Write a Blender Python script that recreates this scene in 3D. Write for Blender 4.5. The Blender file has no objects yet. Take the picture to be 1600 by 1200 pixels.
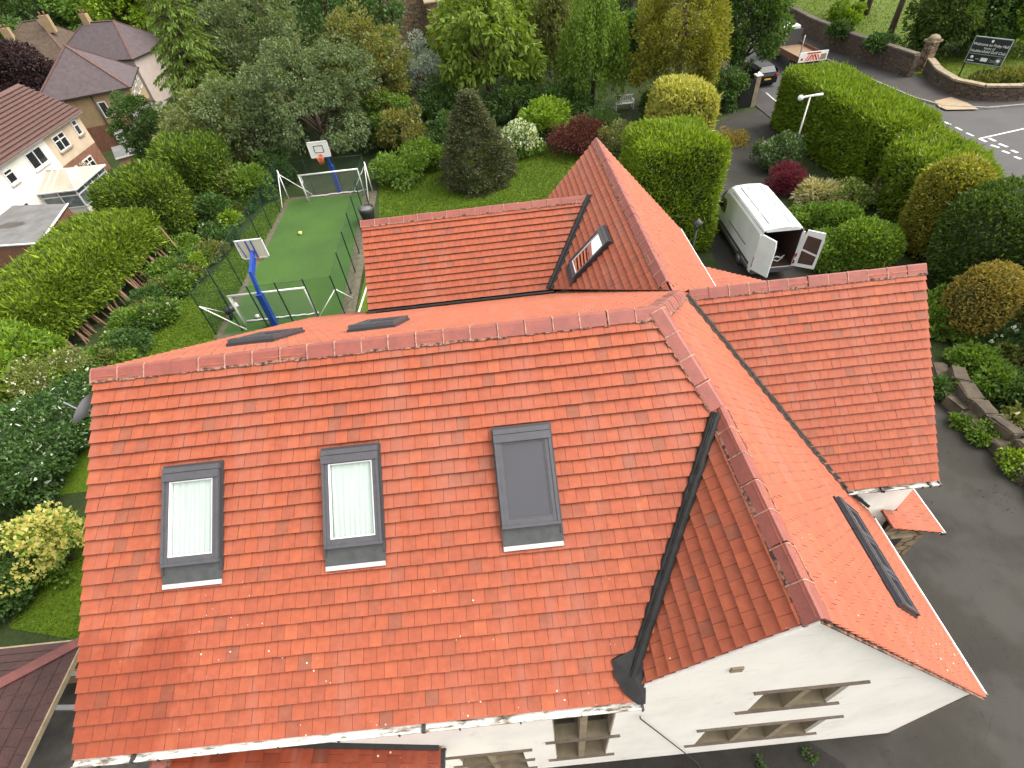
import bpy, bmesh, math, random
import numpy as np
from mathutils import Vector, Matrix
from mathutils.geometry import tessellate_polygon

scene = bpy.context.scene
COL = scene.collection
# ------------------------------------------------------------------ camera, sky, sun, exposure
CAM = Vector((6.797, -6.463, 14.869)); FPX = 803.0
PITCH, YAW, ROLL = (math.radians(a) for a in (45.597, -0.829, -6.888))
FW = Vector((math.sin(YAW)*math.cos(PITCH), math.cos(YAW)*math.cos(PITCH), -math.sin(PITCH)))
_r = Vector((math.cos(YAW), -math.sin(YAW), 0)); _u = _r.cross(FW)
RT = _r*math.cos(ROLL) + _u*math.sin(ROLL); UP = -_r*math.sin(ROLL) + _u*math.cos(ROLL)
cd = bpy.data.cameras.new('camera'); co = bpy.data.objects.new('camera', cd); COL.objects.link(co)
cd.sensor_width = 36; cd.lens = FPX/1600*36; cd.clip_end = 2000; cd.clip_start = 0.05
M = Matrix((RT, UP, -FW)).transposed().to_4x4(); M.translation = CAM; co.matrix_world = M
scene.camera = co
SUN_EL, SUN_AZ = math.radians(52), math.radians(86)      # azimuth measured from +y towards +x
w = bpy.data.worlds.new('World'); scene.world = w; w.use_nodes = True
nt = w.node_tree; bg = nt.nodes['Background']
sky = nt.nodes.new('ShaderNodeTexSky'); sky.sky_type = 'NISHITA'; sky.sun_disc = False
sky.sun_elevation = SUN_EL; sky.sun_rotation = SUN_AZ; sky.air_density = 1.0; sky.dust_density = 4.0
hs = nt.nodes.new('ShaderNodeHueSaturation'); hs.inputs['Saturation'].default_value = 0.18
tint = nt.nodes.new('ShaderNodeMix'); tint.data_type = 'RGBA'; tint.blend_type = 'MULTIPLY'; tint.inputs[0].default_value = 1; tint.inputs[7].default_value = (1.03, .99, .93, 1)
nt.links.new(sky.outputs[0], hs.inputs['Color']); nt.links.new(hs.outputs[0], tint.inputs[6]); nt.links.new(tint.outputs[2], bg.inputs['Color'])
bg.inputs['Strength'].default_value = 0.15
sd = bpy.data.lights.new('sun', 'SUN'); so = bpy.data.objects.new('sun', sd); COL.objects.link(so)
sd.energy = 0.26; sd.angle = math.radians(50); sd.color = (1, .96, .9)
sdir = Vector((math.sin(SUN_AZ)*math.cos(SUN_EL), math.cos(SUN_AZ)*math.cos(SUN_EL), math.sin(SUN_EL)))
so.rotation_euler = sdir.to_track_quat('Z', 'Y').to_euler()
scene.view_settings.view_transform = 'Standard'; scene.view_settings.look = 'None'
scene.view_settings.exposure = 1.88; scene.view_settings.gamma = 1
scene.render.engine = 'CYCLES'; scene.cycles.max_bounces = 6; scene.cycles.transparent_max_bounces = 12

# ------------------------------------------------------------------ helpers
def ray(u, v): return FW + RT*((u-800)/FPX) - UP*((v-600)/FPX)
def G(u, v, z=0.0):
    d = ray(u, v); return CAM + d*((z-CAM.z)/d.z)
def AY(u, v, Y):
    d = ray(u, v); return CAM + d*((Y-CAM.y)/d.y)
def AX(u, v, X):
    d = ray(u, v); return CAM + d*((X-CAM.x)/d.x)
def smooth(a, b, x):
    t = min(1, max(0, (x-a)/(b-a))); return t*t*(3-2*t)
def terrain(x, y): return -3.5*smooth(-15.5, -23, x)
RND = random.Random(7)

def tag(o, label=None, cat=None, group=None, kind=None):
    if label: o['label'] = label
    if cat: o['category'] = cat
    if group: o['group'] = group
    if kind: o['kind'] = kind
    return o
def thing(name, label, cat, loc=(0, 0, 0), rz=0, group=None):
    o = bpy.data.objects.new(name, None); COL.objects.link(o); o.location = loc; o.rotation_euler = (0, 0, rz)
    o.empty_display_size = .2
    return tag(o, label, cat, group)
def link(name, me, parent=None, mats=()):
    o = bpy.data.objects.new(name, me); COL.objects.link(o)
    for m in mats: me.materials.append(m)
    if parent: o.parent = parent
    return o
def copy_tree(o, parent=None):
    c = o.copy(); COL.objects.link(c); c.parent = parent
    for ch in o.children: copy_tree(ch, c)
    return c

class MB:
    """collects shapes and links them as ONE mesh object"""
    def __init__(s): s.v = []; s.f = []; s.m = []; s.r = []; s.sm = []
    def add(s, vs, fs, m=0, r=None, sm=False):
        b = len(s.v); s.v += [tuple(v) for v in vs]
        for f in fs: s.f.append(tuple(b+i for i in f)); s.m.append(m); s.r.append(RND.random() if r is None else r); s.sm.append(sm)
        return s
    def box(s, c, size, rz=0, mat=None, m=0, bev=0):
        x, y, z = (a/2 for a in size)
        vs = [Vector((i*x, j*y, k*z)) for i in (-1, 1) for j in (-1, 1) for k in (-1, 1)]
        R = mat if mat else Matrix.Rotation(rz, 3, 'Z')
        vs = [R @ v + Vector(c) for v in vs]
        return s.add(vs, [(0, 1, 3, 2), (4, 6, 7, 5), (0, 4, 5, 1), (2, 3, 7, 6), (0, 2, 6, 4), (1, 5, 7, 3)], m, .5)
    def bar(s, a, b, wd, ht, up=(0, 0, 1), m=0):
        a, b = Vector(a), Vector(b); d = (b-a); L = d.length; d.normalize()
        sd_ = d.cross(Vector(up)); sd_ = sd_.normalized() if sd_.length > 1e-5 else Vector((1, 0, 0)); n = sd_.cross(d)
        R = Matrix((d, sd_, n)).transposed()
        return s.box((a+b)/2, (L, wd, ht), mat=R, m=m)
    def tube(s, path, rad, n=8, m=0, cap=True):
        path = [Vector(p) for p in path]; k = len(path)
        rad = [rad]*k if isinstance(rad, (int, float)) else rad
        vs = []
        for i, p in enumerate(path):
            d = (path[min(i+1, k-1)]-path[max(i-1, 0)]).normalized()
            a = d.cross(Vector((0.31, .17, 1) if abs(d.z) < .9 else (1, .1, 0))).normalized(); b = d.cross(a)
            for j in range(n):
                t = 2*math.pi*j/n; vs.append(p + (a*math.cos(t)+b*math.sin(t))*rad[i])
        fs = [(i*n+j, i*n+(j+1) % n, (i+1)*n+(j+1) % n, (i+1)*n+j) for i in range(k-1) for j in range(n)]
        if cap: fs += [tuple(range(n))[::-1], tuple((k-1)*n+j for j in range(n))]
        return s.add(vs, fs, m, .5, True)
    def lathe(s, prof, c=(0, 0, 0), n=16, m=0):
        vs = [(c[0]+r*math.cos(2*math.pi*j/n), c[1]+r*math.sin(2*math.pi*j/n), c[2]+z) for r, z in prof for j in range(n)]
        k = len(prof)
        fs = [(i*n+j, i*n+(j+1) % n, (i+1)*n+(j+1) % n, (i+1)*n+j) for i in range(k-1) for j in range(n)]
        fs += [tuple(range(n))[::-1], tuple((k-1)*n+j for j in range(n))]
        return s.add(vs, fs, m, .5, True)
    def ball(s, c, r, m=0, n=12, sq=(1, 1, 1)):
        vs = []; fs = []
        for i in range(n//2+1):
            a = math.pi*i/(n//2)
            for j in range(n):
                t = 2*math.pi*j/n; vs.append((c[0]+r*sq[0]*math.sin(a)*math.cos(t), c[1]+r*sq[1]*math.sin(a)*math.sin(t), c[2]+r*sq[2]*math.cos(a)))
        for i in range(n//2):
            for j in range(n): fs.append((i*n+j, (i+1)*n+j, (i+1)*n+(j+1) % n, i*n+(j+1) % n))
        return s.add(vs, fs, m, .5, True)
    def prism(s, pts, ext, m=0):
        """closed polygon pts (3D) swept by the vector ext"""
        n = len(pts); e = Vector(ext); a = [Vector(p) for p in pts]; b = [p+e for p in a]
        return s.add(a+b, [tuple(range(n))[::-1], tuple(range(n, 2*n))] + [(i, (i+1) % n, n+(i+1) % n, n+i) for i in range(n)], m, .5)
    def build(s, name, mats, parent=None, world=False, fixn=True):
        me = bpy.data.meshes.new(name)
        off = Vector((0, 0, 0))
        if world and parent: off = root_loc(parent)
        me.from_pydata([(v[0]-off.x, v[1]-off.y, v[2]-off.z) for v in s.v], [], s.f)
        mats = mats if isinstance(mats, (list, tuple)) else [mats]
        for m in mats: me.materials.append(m)
        me.polygons.foreach_set('material_index', s.m); me.polygons.foreach_set('use_smooth', s.sm)
        at = me.attributes.new('rnd', 'FLOAT', 'FACE'); at.data.foreach_set('value', s.r)
        if fixn:
            bm = bmesh.new(); bm.from_mesh(me); bmesh.ops.recalc_face_normals(bm, faces=bm.faces); bm.to_mesh(me); bm.free()
        return link(name, me, parent)
def root_loc(o):
    p = Vector((0, 0, 0))
    while o: p += o.location; o = o.parent
    return p

# ------------------------------------------------------------------ materials
def nodes(name):
    m = bpy.data.materials.new(name); m.use_nodes = True; t = m.node_tree
    return m, t, t.nodes['Principled BSDF']
def N(t, kind, **kw):
    n = t.nodes.new(kind)
    for k, v in kw.items():
        if k in n.inputs: n.inputs[k].default_value = v
        else: setattr(n, k, v)
    return n
def ramp(t, fac, stops):
    r = t.nodes.new('ShaderNodeValToRGB'); e = r.color_ramp.elements
    while len(e) < len(stops): e.new(.5)
    for el, (p, c) in zip(e, stops): el.position = p; el.color = (*c, 1) if len(c) == 3 else c
    t.links.new(fac, r.inputs[0]); return r.outputs[0]
def mix(t, fac, a, b, mode='MIX'):
    m = t.nodes.new('ShaderNodeMix'); m.data_type = 'RGBA'; m.blend_type = mode
    for s, v in ((m.inputs[0], fac), (m.inputs[6], a), (m.inputs[7], b)):
        if hasattr(v, 'node'): t.links.new(v, s)
        elif isinstance(v, (int, float)): s.default_value = v
        else: s.default_value = (*v, 1)
    return m.outputs[2]
def noise(t, scale, detail=4, coord='pos', stretch=None, rough=.6):
    c = t.nodes.new('ShaderNodeNewGeometry').outputs['Position'] if coord == 'pos' else t.nodes.new('ShaderNodeTexCoord').outputs['Object']
    if stretch:
        mp = t.nodes.new('ShaderNodeMapping'); mp.inputs['Scale'].default_value = stretch; t.links.new(c, mp.inputs[0]); c = mp.outputs[0]
    n = t.nodes.new('ShaderNodeTexNoise'); n.inputs['Scale'].default_value = scale; n.inputs['Detail'].default_value = detail; n.inputs['Roughness'].default_value = rough
    t.links.new(c, n.inputs['Vector']); return n.outputs['Fac']
def bump(t, b, h, strength=.3, dist=.02):
    n = t.nodes.new('ShaderNodeBump'); n.inputs['Strength'].default_value = strength; n.inputs['Distance'].default_value = dist
    t.links.new(h, n.inputs['Height']); t.links.new(n.outputs[0], b.inputs['Normal'])
def mat(name, c1, c2=None, scale=3, rough=.7, bp=0, lo=.35, hi=.65, metal=0, spec=.5, coord='pos', stretch=None, coat=0, fine=None):
    m, t, b = nodes(name); b.inputs['Roughness'].default_value = rough; b.inputs['Metallic'].default_value = metal
    b.inputs['Specular IOR Level'].default_value = spec; b.inputs['Coat Weight'].default_value = coat
    c2 = c2 or tuple(x*.85 for x in c1)
    n = noise(t, scale, 5, coord, stretch); out = ramp(t, n, [(lo, c2), (hi, c1)])
    if fine:
        n2 = noise(t, fine, 3, coord); out = mix(t, .5, out, ramp(t, n2, [(.3, (.6, .6, .6)), (.7, (1.2, 1.2, 1.2))]), 'MULTIPLY')
        n = n2
    t.links.new(out, b.inputs['Base Color'])
    if bp: bump(t, b, n, bp)
    return m
def attr(t, name='rnd'):
    a = t.nodes.new('ShaderNodeAttribute'); a.attribute_name = name; return a.outputs['Fac']
def math_(t, op, a, b=None, c=None):
    n = t.nodes.new('ShaderNodeMath'); n.operation = op
    for i, v in enumerate((a, b, c)):
        if v is None: continue
        if hasattr(v, 'node'): t.links.new(v, n.inputs[i])
        else: n.inputs[i].default_value = v
    return n.outputs[0]
def mrange(t, v, a, b, c=0, d=1):
    n = t.nodes.new('ShaderNodeMapRange'); n.interpolation_type = 'SMOOTHSTEP'
    t.links.new(v, n.inputs[0])
    for i, x in enumerate((a, b, c, d)): n.inputs[i+1].default_value = x
    return n.outputs[0]

def tile_material(name, stops, rough=.70, wet=True):
    m, t, b = nodes(name)
    base = ramp(t, attr(t), stops)
    mott = noise(t, 9, 6)
    base = mix(t, 1, base, ramp(t, mott, [(.25, (.8, .77, .76)), (.75, (1.12, 1.12, 1.1))]), 'MULTIPLY')
    fine = noise(t, 90, 3)
    base = mix(t, .5, base, ramp(t, fine, [(.3, (.78, .78, .8)), (.7, (1.15, 1.15, 1.15))]), 'MULTIPLY')
    # broad weathering bands running down the slope
    band = noise(t, 1.1, 3, stretch=(2.2, .35, .35))
    base = mix(t, mrange(t, band, .48, .72, 0, .42), base, (.26, .10, .07))
    # lichen and paint specks, thicker in clusters
    geo = t.nodes.new('ShaderNodeNewGeometry').outputs['Position']
    vo = t.nodes.new('ShaderNodeTexVoronoi'); vo.inputs['Scale'].default_value = 11; t.links.new(geo, vo.inputs['Vector'])
    sx = t.nodes.new('ShaderNodeSeparateXYZ'); t.links.new(geo, sx.inputs[0])
    sep = t.nodes.new('ShaderNodeSeparateColor'); t.links.new(vo.outputs['Color'], sep.inputs[0])
    clus = mrange(t, noise(t, .9, 2), .46, .62)
    low = mrange(t, sx.outputs['Y'], -2.2, -4.3)
    rad = math_(t, 'MULTIPLY', math_(t, 'MULTIPLY', clus, low), math_(t, 'MULTIPLY', sep.outputs[0], .2))
    speck = math_(t, 'LESS_THAN', vo.outputs['Distance'], rad)
    base = mix(t, math_(t, 'MULTIPLY', speck, .75), base, (.75, .68, .58))
    b.inputs['Roughness'].default_value = rough; b.inputs['Specular IOR Level'].default_value = .35; b.inputs['Sheen Weight'].default_value = .26; b.inputs['Sheen Roughness'].default_value = .45; b.inputs['Sheen Tint'].default_value = (1, .5, .34, 1)
    if wet:   # rain-wet corner by the eaves
        n1 = noise(t, .9, 4)
        wx = math_(t, 'ADD', sx.outputs['X'], math_(t, 'MULTIPLY', math_(t, 'SUBTRACT', n1, .5), 4.0))
        wy = math_(t, 'ADD', sx.outputs['Y'], math_(t, 'MULTIPLY', math_(t, 'SUBTRACT', n1, .5), 2.0))
        wm = math_(t, 'MULTIPLY', mrange(t, wx, 2.0, 1.2), mrange(t, wy, -3.3, -3.7))
        base = mix(t, math_(t, 'MULTIPLY', wm, .85), base, mix(t, 1, base, (.78, .62, .5), 'MULTIPLY'))
        t.links.new(mrange(t, wm, 0, 1, rough, .38), b.inputs['Roughness'])
    t.links.new(base, b.inputs['Base Color'])
    bump(t, b, fine, .25, .004)
    return m

OR = [(0, (.195, .063, .036)), (.14, (.228, .061, .031)), (.4, (.262, .063, .030)), (.8, (.285, .070, .031)), (1, (.31, .080, .034))]
MT = {}
MT['tile'] = tile_material('red clay tile', OR)
MT['wet_tile'] = tile_material('wet red tile', [(0, (.11, .024, .012)), (.5, (.19, .034, .013)), (1, (.23, .045, .017))], .22, False)
MT['tile_edge_shade'] = mat('shade-painted tile edge', (.085, .020, .011), (.05, .013, .008), 20, .9)  # shadow under courses and in joints, painted as dark edge colour
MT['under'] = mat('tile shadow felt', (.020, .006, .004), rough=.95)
MT['ridge'] = mat('ridge tile clay', (.235, .062, .044), (.18, .050, .038), 5, .6, .2, fine=60)
MT['mortar'] = mat('pale mortar', (.40, .22, .16), (.2, .10, .075), 14, .9, .4)
MT['mortar_dark'] = mat('dirty mortar bed', (.24, .12, .08), (.03, .02, .017), 11, .95, .5, .42, .55)
MT['lead'] = mat('black rubber valley', (.016, .016, .016), (.009, .009, .009), 6, .6, .35, spec=.3)
MT['valley_brown'] = mat('mossy valley mortar', (.055, .042, .033), (.016, .012, .010), 14, .95, .6)
MT['lead_grey'] = mat('lead apron', (.050, .052, .052), (.032, .034, .034), 8, .5, .2)
MT['white_strip'] = mat('white apron strip', (.42, .42, .42), (.35, .35, .35), 12, .5)
MT['render'] = mat('white render', (.84, .81, .77), (.76, .73, .69), 1.1, .9, .12, .3, .6, stretch=(1, 1, .55), fine=40)
def gutter_mat():
    m, t, b = nodes('peeling white gutter paint')
    n = noise(t, 7, 6, rough=.7, stretch=(.55, 2.2, 2)); n2 = noise(t, .8, 3)
    s_ = math_(t, 'ADD', n, math_(t, 'MULTIPLY', math_(t, 'SUBTRACT', n2, .5), .6))
    t.links.new(ramp(t, s_, [(.34, (.60, .59, .56)), (.50, (.55, .54, .51)), (.60, (.25, .22, .18)), (.67, (.05, .044, .038))]), b.inputs['Base Color'])
    b.inputs['Roughness'].default_value = .8; bump(t, b, n, .4); return m
def render_mat():
    m, t, b = nodes('white painted render')
    base = ramp(t, noise(t, .9, 5, stretch=(1, 1, .6)), [(.3, (.70, .67, .62)), (.55, (.80, .765, .715)), (.75, (.83, .795, .745))])
    base = mix(t, .8, base, ramp(t, noise(t, 2.6, 6, stretch=(.5, .5, 2.4), rough=.7), [(.28, (.80, .79, .76)), (.42, (1, 1, 1))]), 'MULTIPLY')
    st = noise(t, 1.7, 6, stretch=(1.6, 1.6, .5), rough=.75); base = mix(t, mrange(t, st, .58, .74, 0, .5), base, (.42, .38, .34))
    fine = noise(t, 30, 4); t.links.new(base, b.inputs['Base Color']); b.inputs['Roughness'].default_value = .92; bump(t, b, fine, .35, .01); return m
MT['render'] = render_mat()
MT['gutter'] = gutter_mat()
MT['white_plastic'] = mat('white plastic', (.78, .77, .74), (.66, .65, .62), 4, .4)
MT['black_plastic'] = mat('black plastic', (.02, .02, .02), rough=.45)
MT['stone'] = mat('dressed sandstone', (.27, .22, .145), (.19, .15, .095), 4, .85, .3)
MT['stone_dark'] = mat('weathered stone sill', (.13, .10, .075), (.085, .07, .054), 6, .85, .3)
MT['frame_grey'] = mat('grey aluminium window frame', (.060, .060, .068), (.048, .048, .054), 10, .42, metal=0)
MT['frame_dark'] = mat('dark window seal', (.03, .03, .034), rough=.5)
MT['blind_or_glare'] = mat('white roller blind', (.46, .495, .475), (.37, .405, .385), 5, .8, .5, stretch=(7, .3, .3))  # real blinds in front; also the rear wing pane's sky glare
MT['white_paint'] = mat('white paint', (.64, .64, .63), (.56, .56, .55), 6, .35)
def glass_pane():
    m, t, b = nodes('clear glass pane'); out = t.nodes['Material Output']
    fr = N(t, 'ShaderNodeFresnel', IOR=1.65); tr = N(t, 'ShaderNodeBsdfTransparent'); gl = N(t, 'ShaderNodeBsdfGlossy', Roughness=.02)
    tr.inputs[0].default_value = (.9, .95, .93, 1)
    mx = t.nodes.new('ShaderNodeMixShader'); t.links.new(math_(t, 'MULTIPLY', fr.outputs[0], 1.0), mx.inputs[0])
    t.links.new(tr.outputs[0], mx.inputs[1]); t.links.new(gl.outputs[0], mx.inputs[2]); t.links.new(mx.outputs[0], out.inputs[0]); return m
MT['glass'] = glass_pane()
MT['dark_glass'] = mat('dark window glass', (.02, .022, .026), (.012, .014, .016), 2, .06, spec=.8)
MT['grey_glass'] = mat('skylight over dark room', (.035, .035, .042), (.03, .03, .036), 1, .05, spec=.9)
MT['asphalt'] = mat('drive asphalt', (.024, .022, .0175), (.0165, .0155, .013), .45, .8, .35, .36, .62, fine=45, spec=.3)
def drive_mat():
    m, t, b = nodes('worn drive asphalt')
    base = ramp(t, noise(t, .35, 5), [(.34, (.0190, .0178, .0145)), (.5, (.0225, .021, .017)), (.66, (.0255, .0238, .0192))])
    base = mix(t, .6, base, ramp(t, noise(t, 55, 3), [(.3, (.6, .6, .6)), (.7, (1.35, 1.35, 1.3))]), 'MULTIPLY')
    sc_ = noise(t, 3.2, 6, stretch=(1, .35, 1), rough=.75); base = mix(t, mrange(t, sc_, .60, .70, 0, .6), base, (.010, .0095, .008))
    vo = t.nodes.new('ShaderNodeTexVoronoi'); vo.feature = 'DISTANCE_TO_EDGE'; vo.inputs['Scale'].default_value = .16
    wv = t.nodes.new('ShaderNodeNewGeometry').outputs['Position']; nz = t.nodes.new('ShaderNodeTexNoise'); nz.inputs['Scale'].default_value = 1.2; t.links.new(wv, nz.inputs['Vector'])
    ad = t.nodes.new('ShaderNodeVectorMath'); ad.operation = 'ADD'; t.links.new(wv, ad.inputs[0]); t.links.new(nz.outputs['Color'], ad.inputs[1]); t.links.new(ad.outputs[0], vo.inputs['Vector'])
    base = mix(t, mrange(t, vo.outputs['Distance'],   .003, .0, 0, .3), base, (.008, .008, .007))
    t.links.new(base, b.inputs['Base Color']); b.inputs['Specular IOR Level'].default_value = .35
    t.links.new(mrange(t, noise(t, .5, 4), .4, .6, .74, .9), b.inputs['Roughness']); bump(t, b, noise(t, 60, 3), .3, .006); return m
MT['room'] = mat('dim room behind glass', (.055, .05, .045), (.03, .028, .026), 3, .9)
MT['asphalt'] = drive_mat()
MT['road'] = mat('road asphalt', (.055, .055, .056), (.042, .042, .043), .5, .85, .2, fine=60)
MT['pavement'] = mat('pavement asphalt', (.040, .036, .034), (.028, .025, .024), .8, .9, .2, fine=50)
MT['kerb'] = mat('kerb stone', (.25, .23, .21), (.17, .16, .15), 3, .85)
MT['road_paint'] = mat('road paint', (.56, .55, .52), (.4, .39, .37), 4, .7)
MT['tan'] = mat('buff tactile paving', (.30, .22, .135), (.24, .18, .11), 3, .9)
MT['turf'] = mat('artificial turf', (.034, .090, .007), (.026, .070, .006), .35, .9, .3, .35, .6, fine=14)
MT['turf_edge'] = mat('dirty turf edge', (.10, .09, .055), (.055, .05, .032), 4, .95, .3)
def lawn_mat(name, a, b_, c):
    m, t, b = nodes(name); n = noise(t, .5, 5); n2 = noise(t, 16, 4, stretch=(1, .45, 1))
    base = ramp(t, n, [(.3, a), (.55, b_), (.75, c)])
    base = mix(t, .7, base, ramp(t, n2, [(.3, (.45, .48, .45)), (.7, (1.5, 1.45, 1.4))]), 'MULTIPLY')
    t.links.new(base, b.inputs['Base Color']); b.inputs['Roughness'].default_value = .9; b.inputs['Specular IOR Level'].default_value = .2
    bump(t, b, n2, .6, .05); return m
MT['lawn'] = lawn_mat('mown lawn', (.042, .080, .003), (.058, .102, .004), (.074, .115, .008))
MT['golf'] = lawn_mat('golf course grass', (.056, .090, .004), (.07, .105, .005), (.078, .11, .010))
MT['soil'] = lawn_mat('soil and undergrowth', (.016, .024, .008), (.028, .045, .012), (.05, .05, .025))
MT['bed'] = mat('dark wet bed soil', (.014, .011, .008), (.007, .006, .005), 3, .9, .6, fine=30)
MT['paving'] = mat('old paving slabs', (.10, .095, .08), (.05, .048, .042), 2, .9, .3)
MT['bark'] = mat('bark', (.11, .075, .05), (.05, .035, .025), 9, .95, .5, stretch=(2, 2, .4))
MT['bark_tan'] = mat('dead conifer stems', (.24, .14, .085), (.11, .065, .045), 9, .95, .5, stretch=(2, 2, .4))
MT['blue'] = mat('blue powder coat', (.012, .05, .30), (.010, .04, .24), 4, .45)
MT['orange'] = mat('orange rim paint', (.60, .16, .06), rough=.5)
MT['green_metal'] = mat('dark green fence paint', (.012, .028, .02), rough=.5)
MT['van_white'] = mat('van paint', (.62, .63, .64), (.55, .56, .57), 1, .28, coat=.4)
MT['van_dark'] = mat('van interior', (.035, .025, .02), (.02, .015, .013), 3, .8)
MT['ply'] = mat('brown plywood lining', (.06, .028, .018), (.035, .018, .012), 4, .7)
MT['rubber'] = mat('tyre rubber', (.022, .022, .023), rough=.8)
MT['rim'] = mat('wheel rim metal', (.35, .35, .36), rough=.4, metal=.7)
MT['red_lamp'] = mat('red lamp lens', (.35, .012, .015), rough=.25)
MT['grey_plastic'] = mat('grey bumper plastic', (.06, .06, .062), rough=.6)
MT['black_paint'] = mat('black car paint', (.008, .008, .009), rough=.4, spec=.2)
MT['yellow'] = mat('yellow plate', (.65, .42, .04), rough=.5)
MT['orange_hi'] = mat('orange reflective', (.75, .16, .03), rough=.5)
MT['red_hi'] = mat('red reflective', (.40, .02, .02), rough=.5)
MT['wood'] = mat('weathered timber', (.30, .20, .11), (.18, .12, .07), 5, .8, .3, stretch=(.4, 4, 4))
MT['fence_wood'] = mat('orange timber fence', (.34, .18, .08), (.24, .12, .05), 5, .8, .3)
MT['brown_roof'] = mat('brown concrete tile', (.115, .060, .050), (.075, .040, .034), 5, .85, .3, fine=30)
MT['slate_roof'] = mat('purple brown plain tile', (.082, .062, .066), (.060, .045, .050), 2.5, .85, .3, fine=12)
MT['moss_roof'] = mat('dark brown mossy tile', (.085, .058, .036), (.050, .034, .022), 2.5, .9, .4, fine=9)
MT['shingle'] = mat('dark red felt shingle', (.062, .027, .024), (.036, .017, .016), 1.5, .9, .3, fine=40)
MT['shingle_ridge'] = mat('red felt ridge', (.15, .05, .045), (.10, .035, .032), 3, .9, .3, fine=40)
MT['cream'] = mat('cream render', (.46, .37, .27), (.40, .32, .235), 1.5, .9, .15)
MT['white_render'] = mat('neighbour white render', (.62, .595, .555), (.56, .54, .50), 1.2, .9, .1)
MT['pebble'] = mat('tan pebble dash', (.30, .22, .12), (.25, .18, .10), 2, .95, .3, fine=14)
MT['brick'] = mat('brown brick', (.19, .085, .05), (.13, .06, .035), 3, .9, .3, fine=12)
MT['felt'] = mat('grey flat roof felt', (.15, .15, .15), (.10, .10, .10), .9, .8, .2)
MT['felt_wet'] = mat('dark wet stain', (.03, .025, .022), rough=.35)
MT['pink_wall'] = mat('pale pink render', (.36, .30, .27), (.31, .26, .23), 2, .9)
MT['poly'] = mat('conservatory polycarbonate', (.42, .39, .30), (.34, .31, .24), .6, .35)
def rubble(name, a, b_, sc):
    m, t, b = nodes(name)
    geo = t.nodes.new('ShaderNodeNewGeometry').outputs['Position']
    mp = t.nodes.new('ShaderNodeMapping'); mp.inputs['Scale'].default_value = (1, 1, 1.9); t.links.new(geo, mp.inputs[0])
    vo = t.nodes.new('ShaderNodeTexVoronoi'); vo.inputs['Scale'].default_value = sc; t.links.new(mp.outputs[0], vo.inputs['Vector'])
    vd = t.nodes.new('ShaderNodeTexVoronoi'); vd.feature = 'DISTANCE_TO_EDGE'; vd.inputs['Scale'].default_value = sc; t.links.new(mp.outputs[0], vd.inputs['Vector'])
    sp = t.nodes.new('ShaderNodeSeparateColor'); t.links.new(vo.outputs['Color'], sp.inputs[0])
    base = ramp(t, sp.outputs[0], [(0, b_), (1, a)])
    base = mix(t, .6, base, ramp(t, noise(t, 7, 5), [(.3, (.6, .6, .58)), (.7, (1.25, 1.2, 1.15))]), 'MULTIPLY')
    e = mrange(t, vd.outputs['Distance'], 0, .09)
    base = mix(t, e, mix(t, 1, base, (.35, .33, .3), 'MULTIPLY'), base)
    t.links.new(base, b.inputs['Base Color']); b.inputs['Roughness'].default_value = .95; bump(t, b, e, .8, .05); return m
MT['rubble'] = rubble('rubble stone', (.105, .078, .054), (.06, .045, .034), 2.6)
MT['ashlar'] = rubble('coursed sandstone', (.22, .16, .10), (.13, .095, .058), 1.6)
MT['boulder'] = mat('retaining stone', (.085, .066, .043), (.036, .029, .020), 2.2, .95, .6, fine=14)
MT['sign_green'] = mat('sign board', (.008, .018, .018), rough=.4)
MT['sign_white'] = mat('sign lettering', (.75, .75, .72), rough=.5)
MT['sign_grey'] = mat('sign rule', (.22, .25, .24), rough=.5)
def net_mat(name, c, a):
    m, t, b = nodes(name); out = t.nodes['Material Output']
    tr = N(t, 'ShaderNodeBsdfTransparent'); df = N(t, 'ShaderNodeBsdfDiffuse', Color=(*c, 1)); mx = t.nodes.new('ShaderNodeMixShader'); mx.inputs[0].default_value = a
    t.links.new(tr.outputs[0], mx.inputs[1]); t.links.new(df.outputs[0], mx.inputs[2]); t.links.new(mx.outputs[0], out.inputs[0]); return m
MT['mesh'] = net_mat('fine green fence mesh', (.012, .04, .032), .17)
MT['net'] = net_mat('goal net', (.5, .5, .5), .14)
MT['clear_board'] = net_mat('scuffed clear board', (.55, .52, .42), .75)

def leaf_mat(name, cols, rough=.55, spec=.25, trans=.3):
    m, t, b = nodes(name); out = t.nodes['Material Output']
    c = ramp(t, attr(t), [(i/(len(cols)-1), x) for i, x in enumerate(cols)])
    oi = t.nodes.new('ShaderNodeObjectInfo')
    c = mix(t, .35, c, ramp(t, oi.outputs['Random'], [(0, (.75, .85, .8)), (1, (1.2, 1.1, .9))]), 'MULTIPLY')
    t.links.new(c, b.inputs['Base Color']); b.inputs['Roughness'].default_value = rough; b.inputs['Specular IOR Level'].default_value = spec
    tl = N(t, 'ShaderNodeBsdfTranslucent'); t.links.new(mix(t, 1, c, (1.5, 1.45, .5), 'MULTIPLY'), tl.inputs[0])
    mx = t.nodes.new('ShaderNodeMixShader'); mx.inputs[0].default_value = trans
    t.links.new(b.outputs[0], mx.inputs[1]); t.links.new(tl.outputs[0], mx.inputs[2]); t.links.new(mx.outputs[0], out.inputs[0]); return m
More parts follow.
